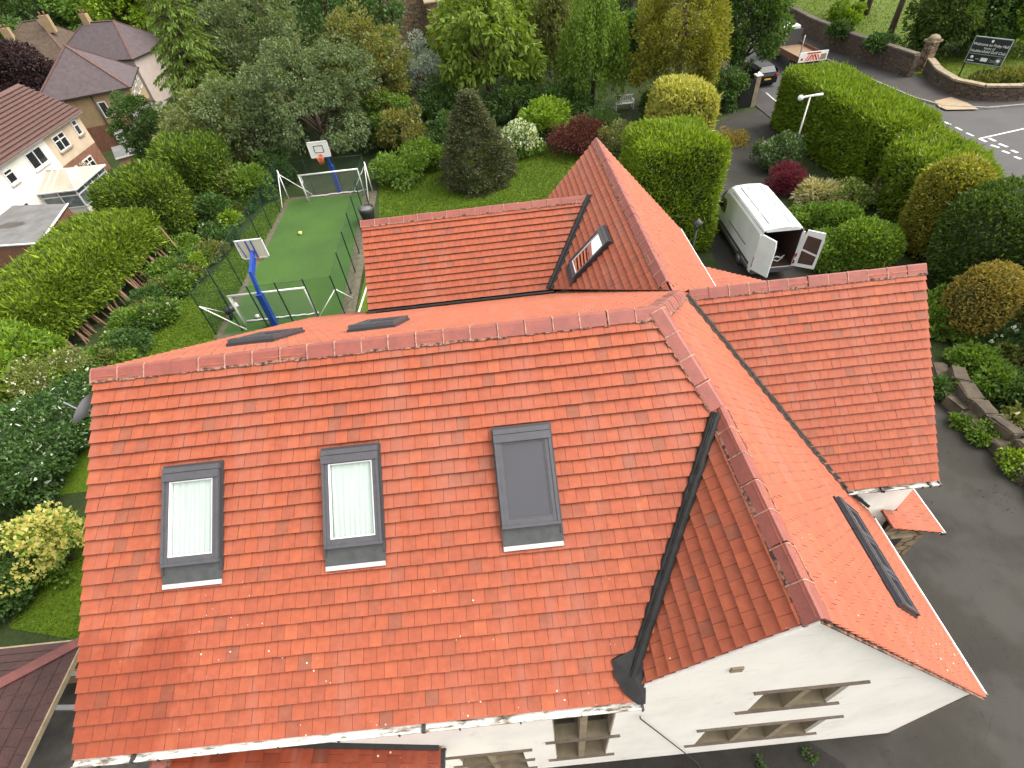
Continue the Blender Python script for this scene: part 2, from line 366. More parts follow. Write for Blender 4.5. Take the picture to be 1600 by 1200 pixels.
LF = {
 'grey': leaf_mat('grey green leaves', [(0.0588, 0.0914, 0.039), (0.1092, 0.1496, 0.063), (0.168, 0.2126, 0.0975)]),
 'olive': leaf_mat('olive leaves', [(0.066, 0.09, 0.0243), (0.1238, 0.15, 0.0378), (0.198, 0.18, 0.0608)]),
 'dark': leaf_mat('dark green leaves', [(0.029, 0.0648, 0.0198), (0.0543, 0.108, 0.0284), (0.0905, 0.162, 0.0397)]),
 'mid': leaf_mat('mid green leaves', [(0.058, 0.1124, 0.0174), (0.0994, 0.18, 0.0248), (0.1656, 0.2548, 0.0373)]),
 'bright': leaf_mat('bright green leaves', [(0.0862, 0.1712, 0.0136), (0.158, 0.2633, 0.0227), (0.2586, 0.3555, 0.0397)]),
 'chestnut': leaf_mat('large lime leaves', [(0.0747, 0.1321, 0.014), (0.137, 0.204, 0.0219), (0.2116, 0.2641, 0.0398)]),
 'lime': leaf_mat('lime conifer sprays', [(0.0855, 0.1568, 0.0144), (0.1539, 0.2508, 0.0216), (0.2394, 0.3291, 0.036)]),
 'hedge': leaf_mat('clipped leylandii sprays', [(0.083, 0.1361, 0.0118), (0.1385, 0.2156, 0.0165), (0.2214, 0.2985, 0.0259)]),
 'hedge_dark': leaf_mat('dark yew sprays', [(0.0293, 0.0568, 0.011), (0.0488, 0.0897, 0.0155), (0.0813, 0.1271, 0.0221)]),
 'yew': leaf_mat('golden yew needles', [(0.1071, 0.119, 0.0143), (0.1904, 0.2023, 0.0262), (0.2856, 0.2737, 0.0476)]),
 'gold': leaf_mat('golden variegated leaves', [(0.184, 0.2185, 0.0345), (0.3105, 0.322, 0.069), (0.46, 0.437, 0.1495)]),
 'bronze': leaf_mat('bronze gold leaves', [(0.138, 0.115, 0.023), (0.23, 0.184, 0.0403), (0.345, 0.276, 0.0805)]),
 'cedar': leaf_mat('drooping cedar needles', [(0.0547, 0.1005, 0.0132), (0.0929, 0.1562, 0.0207), (0.142, 0.2119, 0.033)]),
 'spruce': leaf_mat('brown green spruce needles', [(0.0325, 0.0468, 0.0208), (0.065, 0.078, 0.0338), (0.1105, 0.1105, 0.0546)]),
 'silver': leaf_mat('silver leaves', [(0.13, 0.169, 0.156), (0.221, 0.26, 0.247), (0.338, 0.377, 0.364)]),
 'purple': leaf_mat('copper beech leaves', [(.016, .009, .012), (.03, .015, .02), (.05, .025, .03)]),
 'burgundy': leaf_mat('burgundy leaves', [(.05, .012, .014), (.09, .022, .024), (.11, .05, .03)]),
 'magenta': leaf_mat('dark pink leaves', [(.08, .012, .028), (.13, .022, .05), (.16, .04, .07)]),
 'pale': leaf_mat('pale cream green leaves', [(.075, .105, .030), (.13, .16, .055), (.21, .23, .10)]),
 'pampas': leaf_mat('pale plumes', [(.20, .20, .10), (.33, .32, .18), (.48, .45, .30)]),
 'white': leaf_mat('white blossom', [(.55, .58, .50), (.72, .74, .70), (.80, .80, .78)]),
 'yellow': leaf_mat('yellow blossom', [(.40, .38, .10), (.58, .55, .20), (.70, .68, .38)]),
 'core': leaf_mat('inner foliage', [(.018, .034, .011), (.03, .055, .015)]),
}
# ------------------------------------------------------------------ foliage
def leaf_object(name, P, D, L, W, mats, rng, parent=None, midx=None, core=None, fold=.25):
    """leaf-sized folded rhombs: positions P, long axes D, lengths L, widths W"""
    n = len(P); D = D/np.linalg.norm(D, axis=1, keepdims=True)
    q = rng.normal(size=(n, 3)); S = np.cross(D, q); S /= np.linalg.norm(S, axis=1, keepdims=True)+1e-9
    U = np.cross(S, D)
    L = L[:, None]; W = W[:, None]
    V = np.empty((n, 4, 3)); V[:, 0] = P; V[:, 1] = P+D*L*.45+S*W*.5+U*W*fold; V[:, 2] = P+D*L; V[:, 3] = P+D*L*.45-S*W*.5+U*W*fold
    V = V.reshape(-1, 3); F = np.arange(n*4, dtype=np.int32); nl = n*4
    r = np.clip(rng.normal(.5, .24, n), 0, 1); mi = np.zeros(n, np.int32) if midx is None else midx.astype(np.int32)
    ls = np.arange(0, nl, 4, dtype=np.int32)
    if core is not None:
        cv, cf = core; F = np.concatenate([F, (cf+len(V)).reshape(-1).astype(np.int32)])
        ls = np.concatenate([ls, nl+np.arange(0, len(cf)*4, 4, dtype=np.int32)]); V = np.concatenate([V, cv])
        r = np.concatenate([r, np.full(len(cf), .5)]); mi = np.concatenate([mi, np.full(len(cf), len(mats), np.int32)])
    me = bpy.data.meshes.new(name)
    me.vertices.add(len(V)); me.vertices.foreach_set('co', V.astype(np.float32).ravel())
    me.loops.add(len(F)); me.loops.foreach_set('vertex_index', F)
    me.polygons.add(len(ls)); me.polygons.foreach_set('loop_start', ls)
    for m in mats: me.materials.append(LF[m])
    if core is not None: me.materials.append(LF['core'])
    me.polygons.foreach_set('material_index', mi)
    a = me.attributes.new('rnd', 'FLOAT', 'FACE'); a.data.foreach_set('value', r.astype(np.float32))
    me.update(calc_edges=True); me.validate()
    return link(name, me, parent)
def sph(rng, n):
    d = rng.normal(size=(n, 3)); return d/np.linalg.norm(d, axis=1, keepdims=True)
def cluster_crown(rng, R, zc, n_cl, per, cl_r, ll, lw, droop=.3, up=.35, flat=.75):
    """leaves gathered in overlapping tufts spread through an uneven ellipsoid"""
    R = np.array(R); d = sph(rng, n_cl*2); d = d[d[:, 2] > -.75+up*rng.random(len(d))][:n_cl]
    lob = 1+.22*np.sin(3*np.arctan2(d[:, 1], d[:, 0])+rng.random()*6)*np.sin(4*d[:, 2]+rng.random()*6)
    C = d*R*(rng.uniform(.5, 1, (len(d), 1))**.6)*lob[:, None]; C[:, 2] += zc
    P = []; D = []
    for c, dd in zip(C, d):
        k = int(per*rng.uniform(.6, 1.35)); s = sph(rng, k); rr = cl_r*rng.uniform(.6, 1.3)
        s2 = s*rng.uniform(.45, 1, (k, 1))**.5; s2[:, 2] *= flat
        P.append(c+s2*rr); D.append(s*.8+dd*.5+np.array([0, 0, -droop])+rng.normal(0, .35, (k, 3)))
    P = np.concatenate(P); D = np.concatenate(D); n = len(P)
    return P, D, ll*rng.uniform(.6, 1.35, n), lw*rng.uniform(.6, 1.3, n), C
def trunk_obj(rng, root, h, r, C, mat_='bark', lean=(0, 0), nl=14):
    mb = MB(); top = Vector((lean[0], lean[1], h))
    path = [Vector((0, 0, -.3)), Vector((lean[0]*.2+.05, lean[1]*.2, h*.3)), Vector((lean[0]*.6, lean[1]*.6-.06, h*.65)), top]
    mb.tube(path, [r*1.25, r, r*.75, r*.4], 9)
    if C is not None and len(C):
        for i in rng.choice(len(C), min(nl, len(C)), replace=False):
            e = Vector(C[i]); s = path[1].lerp(top, rng.uniform(.1, .9)); m_ = (s+e)/2+Vector((rng.normal(0, .15), rng.normal(0, .15), .25))
            mb.tube([s, m_, e], [r*.38, r*.24, r*.08], 6)
    return mb.build('trunk', MT[mat_], root)
SEED = [100]
def rngn():
    SEED[0] += 1; return np.random.default_rng(SEED[0])
def broadleaf(u, v, Y, R, zr, leaf, label, name='broadleaf_tree', cat='tree', n_cl=90, per=130, cl_r=.75, ll=.22, lw=.13, droop=.3, group=None, r=.2, extra=None, flat=.75, ry=None):
    """crown centre seen at photo point (u, v) at depth Y; R horizontal radius, zr vertical radius"""
    rng = rngn(); c = AY(u, v, Y); z0 = terrain(c.x, c.y)
    zc = max(c.z-z0, zr*.8)
    root = thing(name, label, cat, (c.x, c.y, z0), 0, group)
    P, D, L, W, C = cluster_crown(rng, (R, ry or R, zr), zc, n_cl, per, cl_r, ll, lw, droop, flat=flat)
    k = P[:, 2] > .05; P, D, L, W = P[k], D[k], L[k], W[k]
    mats = [leaf]; mi = None
    if extra:
        mats.append(extra[0]); outer = ((P[:, 0]/R)**2+(P[:, 1]/R)**2+((P[:, 2]-zc)/zr)**2) > .5
        mi = (outer & (rng.random(len(P)) < extra[1])).astype(int)
        D[mi == 1] = D[mi == 1]*.2+np.array([0, 0, 1.])
    leaf_object('crown', P, D, L, W, mats, rng, root, mi)
    trunk_obj(rng, root, max(.4, zc*.95), r, C)
    return root
def box_dirs(rng, n, h):
    h = np.array(h); A = np.array([h[1]*h[2], h[1]*h[2], h[0]*h[2], h[0]*h[2], h[0]*h[1], h[0]*h[1]*.4]); f = rng.choice(6, n, p=A/A.sum())
    p = rng.uniform(-1, 1, (n, 3)); ax = f//2; p[np.arange(n), ax] = np.where(f % 2 == 0, 1, -1); return p*h
def squash(p, h, e):
    s = (np.abs(p/np.array(h))**e).sum(1)**(-1/e); return p*s[:, None]
def lump(p, k, a, ph):
    a = a*1.5
    return 1+a*.45*np.sin(p[:, 0]*k*2.7+ph)*np.sin(p[:, 1]*k*2.9+p[:, 2]*k*2)+a*(np.sin(p[:, 0]*k+ph)*np.sin(p[:, 1]*k*.9+ph*2)+.6*np.sin(p[:, 2]*k*1.2+ph*3+p[:, 0]*k*.5))
def clipped(x, y, h, ht, label, leaf, name='clipped_hedge', cat='hedge', e=4, rz=0, n=16000, ll=.16, lw=.07, a=.03, group=None, z0=None, loose=.5, extra=None, taper=0, upw=.35, k=1.6, tilt=None):
    """clipped mass with half sizes h, total height ht: dense leaf sprays round a dark inner mass"""
    rng = rngn(); z0 = terrain(x, y) if z0 is None else z0
    root = thing(name, label, cat, (x, y, z0), rz, group); hz = h[2]
    ph = rng.random()*6
    def shape(p):
        q = squash(p, h, e); q = q*lump(q, k, a, ph)[:, None]
        if taper: q[:, :2] *= (1-taper*(q[:, 2:3]+hz)/(2*hz))
        return q
    p = box_dirs(rng, n, h); q = shape(p); nrm = q/np.array(h)**2; nrm /= np.linalg.norm(nrm, axis=1, keepdims=True)
    off = rng.uniform(-.20, .05, (n, 1))*(1+.8*np.sin(q[:, :1]*3+ph)*np.sin(q[:, 1:2]*2.6)*np.sin(q[:, 2:3]*3.1+1)); P = q+nrm*off; P[:, 2] += ht-hz
    D = nrm*.55+rng.normal(0, loose, (n, 3))+np.array([0, 0, upw])
    kk = P[:, 2] > 0; P, D = P[kk], D[kk]; m_ = len(P)
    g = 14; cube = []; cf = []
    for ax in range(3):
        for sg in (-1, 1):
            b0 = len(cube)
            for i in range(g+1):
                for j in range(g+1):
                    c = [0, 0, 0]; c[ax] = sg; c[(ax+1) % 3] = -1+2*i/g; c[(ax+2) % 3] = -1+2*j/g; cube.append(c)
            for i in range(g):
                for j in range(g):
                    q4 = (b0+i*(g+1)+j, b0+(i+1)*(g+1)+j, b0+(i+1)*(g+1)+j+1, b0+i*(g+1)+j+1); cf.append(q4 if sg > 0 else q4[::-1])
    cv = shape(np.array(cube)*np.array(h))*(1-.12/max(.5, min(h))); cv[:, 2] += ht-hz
    mats = [leaf]; mi = None
    if extra: mats.append(extra[0]); mi = (rng.random(m_) < extra[1]).astype(int)
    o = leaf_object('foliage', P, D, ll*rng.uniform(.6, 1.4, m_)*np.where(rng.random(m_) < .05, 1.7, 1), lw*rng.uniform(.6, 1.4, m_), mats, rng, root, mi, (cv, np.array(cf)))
    MB().tube([(0, 0, -.2), (0, 0, max(.3, ht-hz))], [.12, .08], 7).build('trunk', MT['bark'], root)
    if tilt: root.rotation_euler = (tilt[0], tilt[1], rz)
    return root
def drooping_conifer(u, v, Y, R, H, leaf, label, group=None, tiers=16, name='conifer_tree', per=60, ll=.42, lw=.12, dr=.75, zbase=None):
    """base at photo point (u, v) at depth Y; whorls of branches hung with needle sprays"""
    rng = rngn(); c = AY(u, v, Y); z0 = terrain(c.x, c.y); root = thing(name, label, 'tree', (c.x, c.y, z0), 0, group)
    P = []; D = []; tr = MB(); tr.tube([(0, 0, -.3), (0, .05, H*.5), (0, 0, H)], [.32*H/12, .2*H/12, .03], 9)
    for i in range(tiers):
        f = (i+.3)/tiers; zt = H*(.06+.92*f); Rl = R*(1-f)**.8*rng.uniform(.85, 1.1)+.25; nb = int(6+8*(1-f))
        for b in range(nb):
            a = 2*math.pi*(b+rng.uniform(-.3, .3))/nb+i; L = Rl*rng.uniform(.75, 1.15); d = np.array([math.cos(a), math.sin(a), 0]); sd_ = np.array([-d[1], d[0], 0])
            m_ = max(10, int(per*L/R)); s = rng.uniform(.12, 1, m_)**.8
            droop_ = -.38*L*s**2+.12*L*s
            p = np.array([0, 0, zt])+d*(s*L)[:, None]+sd_*(rng.normal(0, .17, m_)*L*(1-.4*s))[:, None]; p[:, 2] += droop_
            P.append(p); D.append(d*.55+sd_*rng.normal(0, .5, (m_, 1))+np.array([0, 0, -dr])+rng.normal(0, .2, (m_, 3)))
            tr.tube([(0, 0, zt), tuple(d*L*.5+np.array([0, 0, zt+.02*L])), tuple(d*L*.95+np.array([0, 0, zt-.24*L]))], [.05, .03, .008], 5)
    P = np.concatenate(P); D = np.concatenate(D); n = len(P)
    leaf_object('crown', P, D, ll*rng.uniform(.5, 1.3, n), lw*rng.uniform(.6, 1.3, n), [leaf], rng, root)
    tr.build('trunk', MT['bark'], root); return root
def shrub(x, y, R, H, leaf, label, name='shrub', cat='shrub', n=3500, ll=.14, lw=.08, extra=None, group=None, cl=26, droop=.1, z0=None):
    rng = rngn(); z0 = terrain(x, y) if z0 is None else z0; root = thing(name, label, cat, (x, y, z0), 0, group)
    P, D, L, W, C = cluster_crown(rng, (R, R, H*.55), H*.5, cl, n/cl, R*.42, ll, lw, droop)
    k = P[:, 2] > .03; P, D, L, W = P[k], D[k], L[k], W[k]
    mats = [leaf]; mi = None
    if extra:
        mats.append(extra[0]); hi = P[:, 2] > H*.35; mi = (hi & (rng.random(len(P)) < extra[1])).astype(int); D[mi == 1] = D[mi == 1]*.25+np.array([0, 0, 1.]); W[mi == 1] = L[mi == 1]*.9
    leaf_object('foliage', P, D, L, W, mats, rng, root, mi)
    mb = MB()
    for i in range(5):
        e = C[i % len(C)]; mb.tube([(rng.normal(0, .05), rng.normal(0, .05), -.1), tuple(e*.5+np.array([0, 0, .05])), tuple(e)], [.035, .025, .01], 5)
    mb.build('stem', MT['bark'], root); return root
# ------------------------------------------------------------------ ground, drive, road
def sheet(name, pts, z, m, thick=0):
    mb = MB(); pts = [Vector((p[0], p[1], z)) for p in pts]
    tris = tessellate_polygon([pts]); mb.add(pts, [t for t in tris])
    if thick:
        n = len(pts); mb.add(pts+[p-Vector((0, 0, thick)) for p in pts], [(i, (i+1) % n, n+(i+1) % n, n+i) for i in range(n)])
    o = mb.build(name, MT[m]); 
    for p in o.data.polygons:
        if p.normal.z < -.5: p.flip()
    return tag(o, kind='structure')
mb = MB(); xs = [-400, -150, -80, -45, -32, -27, -24, -23, -22, -21, -20, -19, -18, -17, -16, -15, -10, 0, 15, 40, 80, 200, 400]; ys = [-150, -40, -10, 0, 10, 20, 30, 45, 70, 110, 200, 500]
mb.add([(x, y, terrain(x, y)) for x in xs for y in ys], [(i*len(ys)+j, (i+1)*len(ys)+j, (i+1)*len(ys)+j+1, i*len(ys)+j+1) for i in range(len(xs)-1) for j in range(len(ys)-1)], sm=True)
tag(mb.build('ground', MT['soil']), kind='structure')
sheet('lawn', [(-.6, 13), (-.6, 24), (-1.2, 29.5), (2.7, 32), (5, 32.8), (9, 32.2), (11.4, 31.2), (13.5, 28.5), (14, 22), (13.5, 11), (3, 10.9)], .012, 'lawn')
sheet('side_lawn', [(-12, 5), (-12.6, 11), (-11, 15), (-9.4, 19), (-8.6, 27.5), (-7.3, 28.2), (-7.3, 13.4), (-1, 13.2), (-1, 5)], .012, 'lawn')
sheet('front_lawn', [(-9.2, .2), (-9.4, 2.3), (-7.9, 4), (-.2, 4), (-.2, -.4), (-4.5, -.9)], .016, 'lawn')
sheet('play_turf', [(-7.0, 13.5), (-7.0, 27.6), (-2.0, 27.2), (-1.35, 13.4)], .030, 'turf')
sheet('turf_border', [(-7.35, 13.2), (-7.35, 28.0), (-1.1, 27.5), (-.65, 13.1)], .022, 'turf_edge')
drv = [(9, -20), (9, -4.42), (14.3, -4.42), (14.6, -1), (16, 4), (15.5, 7), (17, 12), (17.5, 17), (19.6, 22), (22.9, 31.5), (25.0, 33.6), (27.6, 34.0), (28.8, 30.2), (26.4, 28.6), (23.8, 25), (22.6, 21), (21.5, 17), (20.9, 10), (21.6, 5.6), (22.2, 1), (23.4, -6), (25, -20)]
sheet('driveway', drv, .014, 'asphalt')
sheet('flower_bed', [(.1, -6.2), (.1, -4.5), (12.6, -4.5), (13.2, -5.0), (12.6, -6.2)], .022, 'bed')
sheet('patio', [(-8.5, -14), (-8.5, -1.2), (0, -1.2), (0, -14)], .014, 'paving')
sheet('road', [(28.9, 8), (28.9, 120), (36.5, 120), (36.7, 48), (37.4, 38), (38, 32.6), (38.8, 30.6), (41, 29.4), (70, 27.5), (70, 16), (44, 18), (40, 15), (39, 8)], .010, 'road')
sheet('pavement', [(36.5, 120), (36.7, 48), (37.4, 38), (38, 32.6), (38.8, 30.6), (41, 29.4), (70, 27.5), (70, 30), (42, 31.5), (41, 34), (41, 60), (39, 120)], .10, 'pavement', .1)
sheet('near_pavement', [(27.2, 34.2), (27.0, 60), (28.85, 60), (28.85, 26), (27.2, 28.5)], .06, 'pavement', .06)
kb = [(36.5, 60), (36.7, 48), (37.4, 38), (38, 32.6), (38.8, 30.6), (41, 29.4), (60, 28.1)]
mb = MB()
for a, b in zip(kb, kb[1:]): mb.bar((*a, .06), (*b, .06), .14, .13, m=0)
tag(mb.build('kerb', MT['kerb']), kind='structure')
mb = MB()
def mark(a, b, wd, z=.018):
    a, b = G(*a), G(*b); a.z = b.z = z; d = (b-a).normalized(); s_ = Vector((-d.y, d.x, 0))*wd/2
    mb.add([a-s_, b-s_, b+s_, a+s_], [(0, 1, 2, 3)])
for a, b in [((1414, 159), (1424, 164)), ((1429, 167), (1438, 172)), ((1444, 174), (1454, 179)), ((1459, 182), (1469, 187)), ((1474, 190), (1485, 195)), ((1493, 199), (1503, 204)), ((1510, 208), (1521, 213))]: mark(a, b, .16)
mark((1530, 217), (1606, 200), .13); mark((1530, 217), (1541, 222), .2)
for a, b in [((1545, 216), (1555, 221)), ((1548, 227), (1561, 231)), ((1561, 225), (1574, 230)), ((1566, 236), (1577, 240)), ((1580, 235), (1590, 239)), ((1585, 245), (1595, 249))]: mark(a, b, .2)
mark((1197, 145), (1232, 176), .10)
tag(mb.build('road_markings', MT['road_paint']), kind='structure')
sheet('dropped_kerb_paving', [G(*q)[:2] for q in [(1459, 160), (1485, 154), (1510, 163), (1528, 173), (1478, 174), (1466, 169)]], .106, 'tan')
sheet('golf_grass', [(41.2, 33), (41.2, 130), (120, 130), (120, 40), (60, 30.5), (44, 31.8)], .012, 'golf')

# ------------------------------------------------------------------ the house
HX, HY = 7.3, 0.0
house = thing('house', 'large white rendered house with orange red clay tile roofs and rooflights in the foreground', 'house', (HX, HY, 0))
def hb(mb_, name, mats, parent=house): return mb_.build(name, mats, parent, world=True)
TM = .654; TR = 1.105
ZR, LB, YC, XC = 9.597, 9.195, -1.40, 9.86
ZC = ZR+YC*TM; YE = -4.70; ZE = ZR+YE*TM; XF = 14.717; ZF = ZC-(XF-XC)*TR
YD, YW = -4.56, -4.50
zf = lambda x, y: ZR+y*TM              # front slope
zb = lambda x, y: ZR-y*TM              # back slope
zr = lambda x, y: ZC-(x-XC)*TR         # east slope
zg = lambda x, y: ZC-(XC-x)*1.122      # west side of the front gable
YH, ZH, XH, WH = 2.578, 7.888, 15.904, 3.206
zh = lambda x, y: ZH-(YH-y)*1.095
zh2 = lambda x, y: ZH-(y-YH)*1.095
XK, ZK, YK, WK = 10.349, 7.977, 11.317, 3.325
zk = lambda x, y: ZK-(XK-x)*1.115
zk2 = lambda x, y: ZK-(x-XK)*1.115
YM, ZM, XM = 8.755, 7.26, 2.497
zm = lambda x, y: ZM-(YM-y)*.779
zm2 = lambda x, y: ZM-(y-YM)*.779
VX = XC-(ZC-ZE)/1.122

def clip(poly, a, b):
    """part of poly left of the directed line a->b"""
    out = []; n = len(poly)
    sd_ = lambda p: (b[0]-a[0])*(p[1]-a[1])-(b[1]-a[1])*(p[0]-a[0])
    for i in range(n):
        p, q = poly[i], poly[(i+1) % n]; sp, sq = sd_(p), sd_(q)
        if sp >= 0: out.append(p)
        if (sp >= 0) != (sq >= 0): t = sp/(sp-sq); out.append((p[0]+(q[0]-p[0])*t, p[1]+(q[1]-p[1])*t))
    return out
def ccw(P): return P if sum(P[i][0]*P[(i+1) % len(P)][1]-P[(i+1) % len(P)][0]*P[i][1] for i in range(len(P))) > 0 else P[::-1]
def roof_slope(polys, zfun, down, mat_='tile', gauge=.212, tw=.19, seed=1, eave=None, parent=house, holes=(), label=None):
    """polys: convex outlines in plan (x, y); down: plan direction of the fall. Real overlapping tiles, course by course"""
    rng = random.Random(seed); dn = Vector((down[0], down[1])).normalized(); al = Vector((-dn.y, dn.x))
    p0 = polys[0][0]; o = Vector((p0[0], p0[1], zfun(*p0)))
    e = .01; gz = (zfun(o.x+dn.x*e, o.y+dn.y*e)-o.z)/e
    ev = Vector((dn.x, dn.y, gz)).normalized(); eu = Vector((al.x, al.y, 0)); en = eu.cross(ev); en = en if en.z > 0 else -en
    def uv(p): q = Vector((p[0], p[1], zfun(*p)))-o; return (q.dot(eu), q.dot(ev))
    P2 = [ccw([uv(p) for p in P]) for P in polys]; mb_ = MB()
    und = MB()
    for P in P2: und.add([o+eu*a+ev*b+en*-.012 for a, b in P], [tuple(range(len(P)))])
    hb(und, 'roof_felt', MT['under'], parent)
    V1 = max(b for P in P2 for a, b in P) if eave is None else eave; V0 = min(b for P in P2 for a, b in P)
    U0 = min(a for P in P2 for a, b in P); U1 = max(a for P in P2 for a, b in P)
    k = 0; vb = V1
    while vb > V0:
        u = U0-tw+(tw/2 if k % 2 else 0)+rng.uniform(-.008, .008)-.003
        course = rng.uniform(-.004, .004)
        while u < U1:
            j = rng.uniform(-.0035, .0035); hj = rng.uniform(0, .005); r = min(1, max(0, rng.gauss(.56, .19))) if rng.random() > .05 else rng.uniform(0, .15)
            b01 = lambda b: min(1, max(0, (b-(vb-gauge))/gauge))
            ua, ub = u+.0022, u+tw-.0022
            if ub < U0+tw*.55 or ua > U1-tw*.55: u += tw; continue          # no slivers at a verge: the neighbour is a tile and a half
            if ua < U0+tw*.62: ua = U0-.01
            if ub > U1-tw*.62: ub = U1+.01
            rect = [(ua, vb-gauge-.05), (ub, vb-gauge-.05), (ub, vb+j+course), (ua, vb+j+course)]
            tl = rng.uniform(-.003, .003)
            for P in P2:
                q = rect
                for i in range(len(P)):
                    q = clip(q, P[i], P[(i+1) % len(P)])
                    if len(q) < 3: break
                if len(q) < 3: continue
                for hx in holes:
                    pass
                zz = lambda a, b: .003+hj*b01(b)+.056*(b-(vb-gauge-.05))/(gauge+.05)+tl*(a-u)/tw
                top = [o+eu*a+ev*b+en*zz(a, b) for a, b in q]; bot = [p-en*.012 for p in top]; n = len(q)
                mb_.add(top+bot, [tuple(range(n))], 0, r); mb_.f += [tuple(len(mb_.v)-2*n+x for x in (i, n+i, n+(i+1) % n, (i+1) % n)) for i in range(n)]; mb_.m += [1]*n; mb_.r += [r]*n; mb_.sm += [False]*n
            u += tw
        vb -= gauge; k += 1
    ob = hb(mb_, 'roof_slope', [MT[mat_], MT['tile_edge_shade']], parent)  # second material paints shade onto the tile sides
    return o, eu, ev, en

front = roof_slope([[(0, 0), (LB, 0), (XC, YC), (VX, YE), (0, YE)]], zf, (0, -1), seed=1)
XE = XF+.02; YB = -.62; HVX = XC+(ZC-(ZH-WH*1.095))/TR
roof_slope([[(XC, YC), (XC, YD), (XE, YD), (XE, YC)], [(HVX+.15, YC), (XE, YC), (XE, YB), (HVX+.15, YB)], [(XC, YC), (HVX+.15, YC), (HVX+.15, YB), (10.59, YH), (LB, 0)]], zr, (1, 0), seed=2)
VXD = VX+(YD-YE)*(XC-VX)/(YC-YE)
roof_slope([[(XC, YC), (XC, YD), (VXD, YD)]], zg, (-1, 0), seed=3, tw=.195)
roof_slope([[(0, 0), (XM, 0), (XM, 7.86), (0, 7.86)], [(XM, 0), (LB, 0), (10.59, YH), (8.15, 6.45), (XM, 6.45)]], zb, (0, 1), seed=4)
roof_slope([[(10.59, YH), (XH, YH), (XH, YH-WH), (HVX, YH-WH)]], zh, (0, -1), seed=5)
roof_slope([[(10.59, YH), (XH, YH), (XH, YH+WH), (13.67, YH+WH)]], zh2, (0, 1), seed=6)
MV = (8.15, 6.522); M1 = (9.706, YM)
roof_slope([[(XK, YH), (XK, YM), M1, MV], [(XK, YM), (XK, YK), (8.0, YK), (8.0, 11.2), M1]], zk, (-1, 0), seed=7)
roof_slope([[(XK, YH), (XK, YK), (XK+WK, YK), (XK+WK, YH+3.1), (10.5, YH)]], zk2, (1, 0), seed=8)
roof_slope([[(XM, YM), M1, MV, (XM, 6.522)]], zm, (0, -1), seed=9)
roof_slope([[(XM, YM), M1, (8.15, 10.98), (XM, 10.98)]], zm2, (0, 1), seed=10)
zl = lambda x, y: 4.12-.39*(x-13.97)
roof_slope([[(13.5, 5.3), (16.4, 5.3), (16.4, 8.7), (13.5, 8.7)]], zl, (1, 0), seed=11)
PX0, PXR, PX1, PZE, PSL, PYF = -.28, .95, 4.66, 3.66, AY(520, 1162, YW), -7.4
PSL = (AY(520, 1162, YW).z-3.66)/(4.66-AY(520, 1162, YW).x)
zy = lambda x, y: PZE+(PX1-x)*PSL
zy2 = lambda x, y: PZE+(x-PX0)*PSL*(PX1-PXR)/(PXR-PX0)
roof_slope([[(PXR, YW-.02), (PX1, YW-.02), (PX1, PYF), (PXR, PYF)]], zy, (1, 0), mat_='wet_tile', seed=12, gauge=.25, tw=.22)
roof_slope([[(PXR, YW-.02), (PX0, YW-.02), (PX0, PYF), (PXR, PYF)]], zy2, (-1, 0), mat_='wet_tile', seed=14, gauge=.25, tw=.22)
# side bay (lean-to) at the foot of the east wing
YP = -1.0; pa, pb = AY(1390, 826, YP), AY(1472, 833, YP); sl = (pb.z-pa.z)/(pb.x-pa.x)
zp = lambda x, y: pa.z+(x-pa.x)*sl
roof_slope([[(15.8, -.5), (pb.x, -.5), (pb.x, 2.6), (15.8, 2.6)], [(15.3, YP), (pb.x, YP), (pb.x, -.5), (15.3, -.5)]], zp, (1, 0), seed=13, tw=.2)

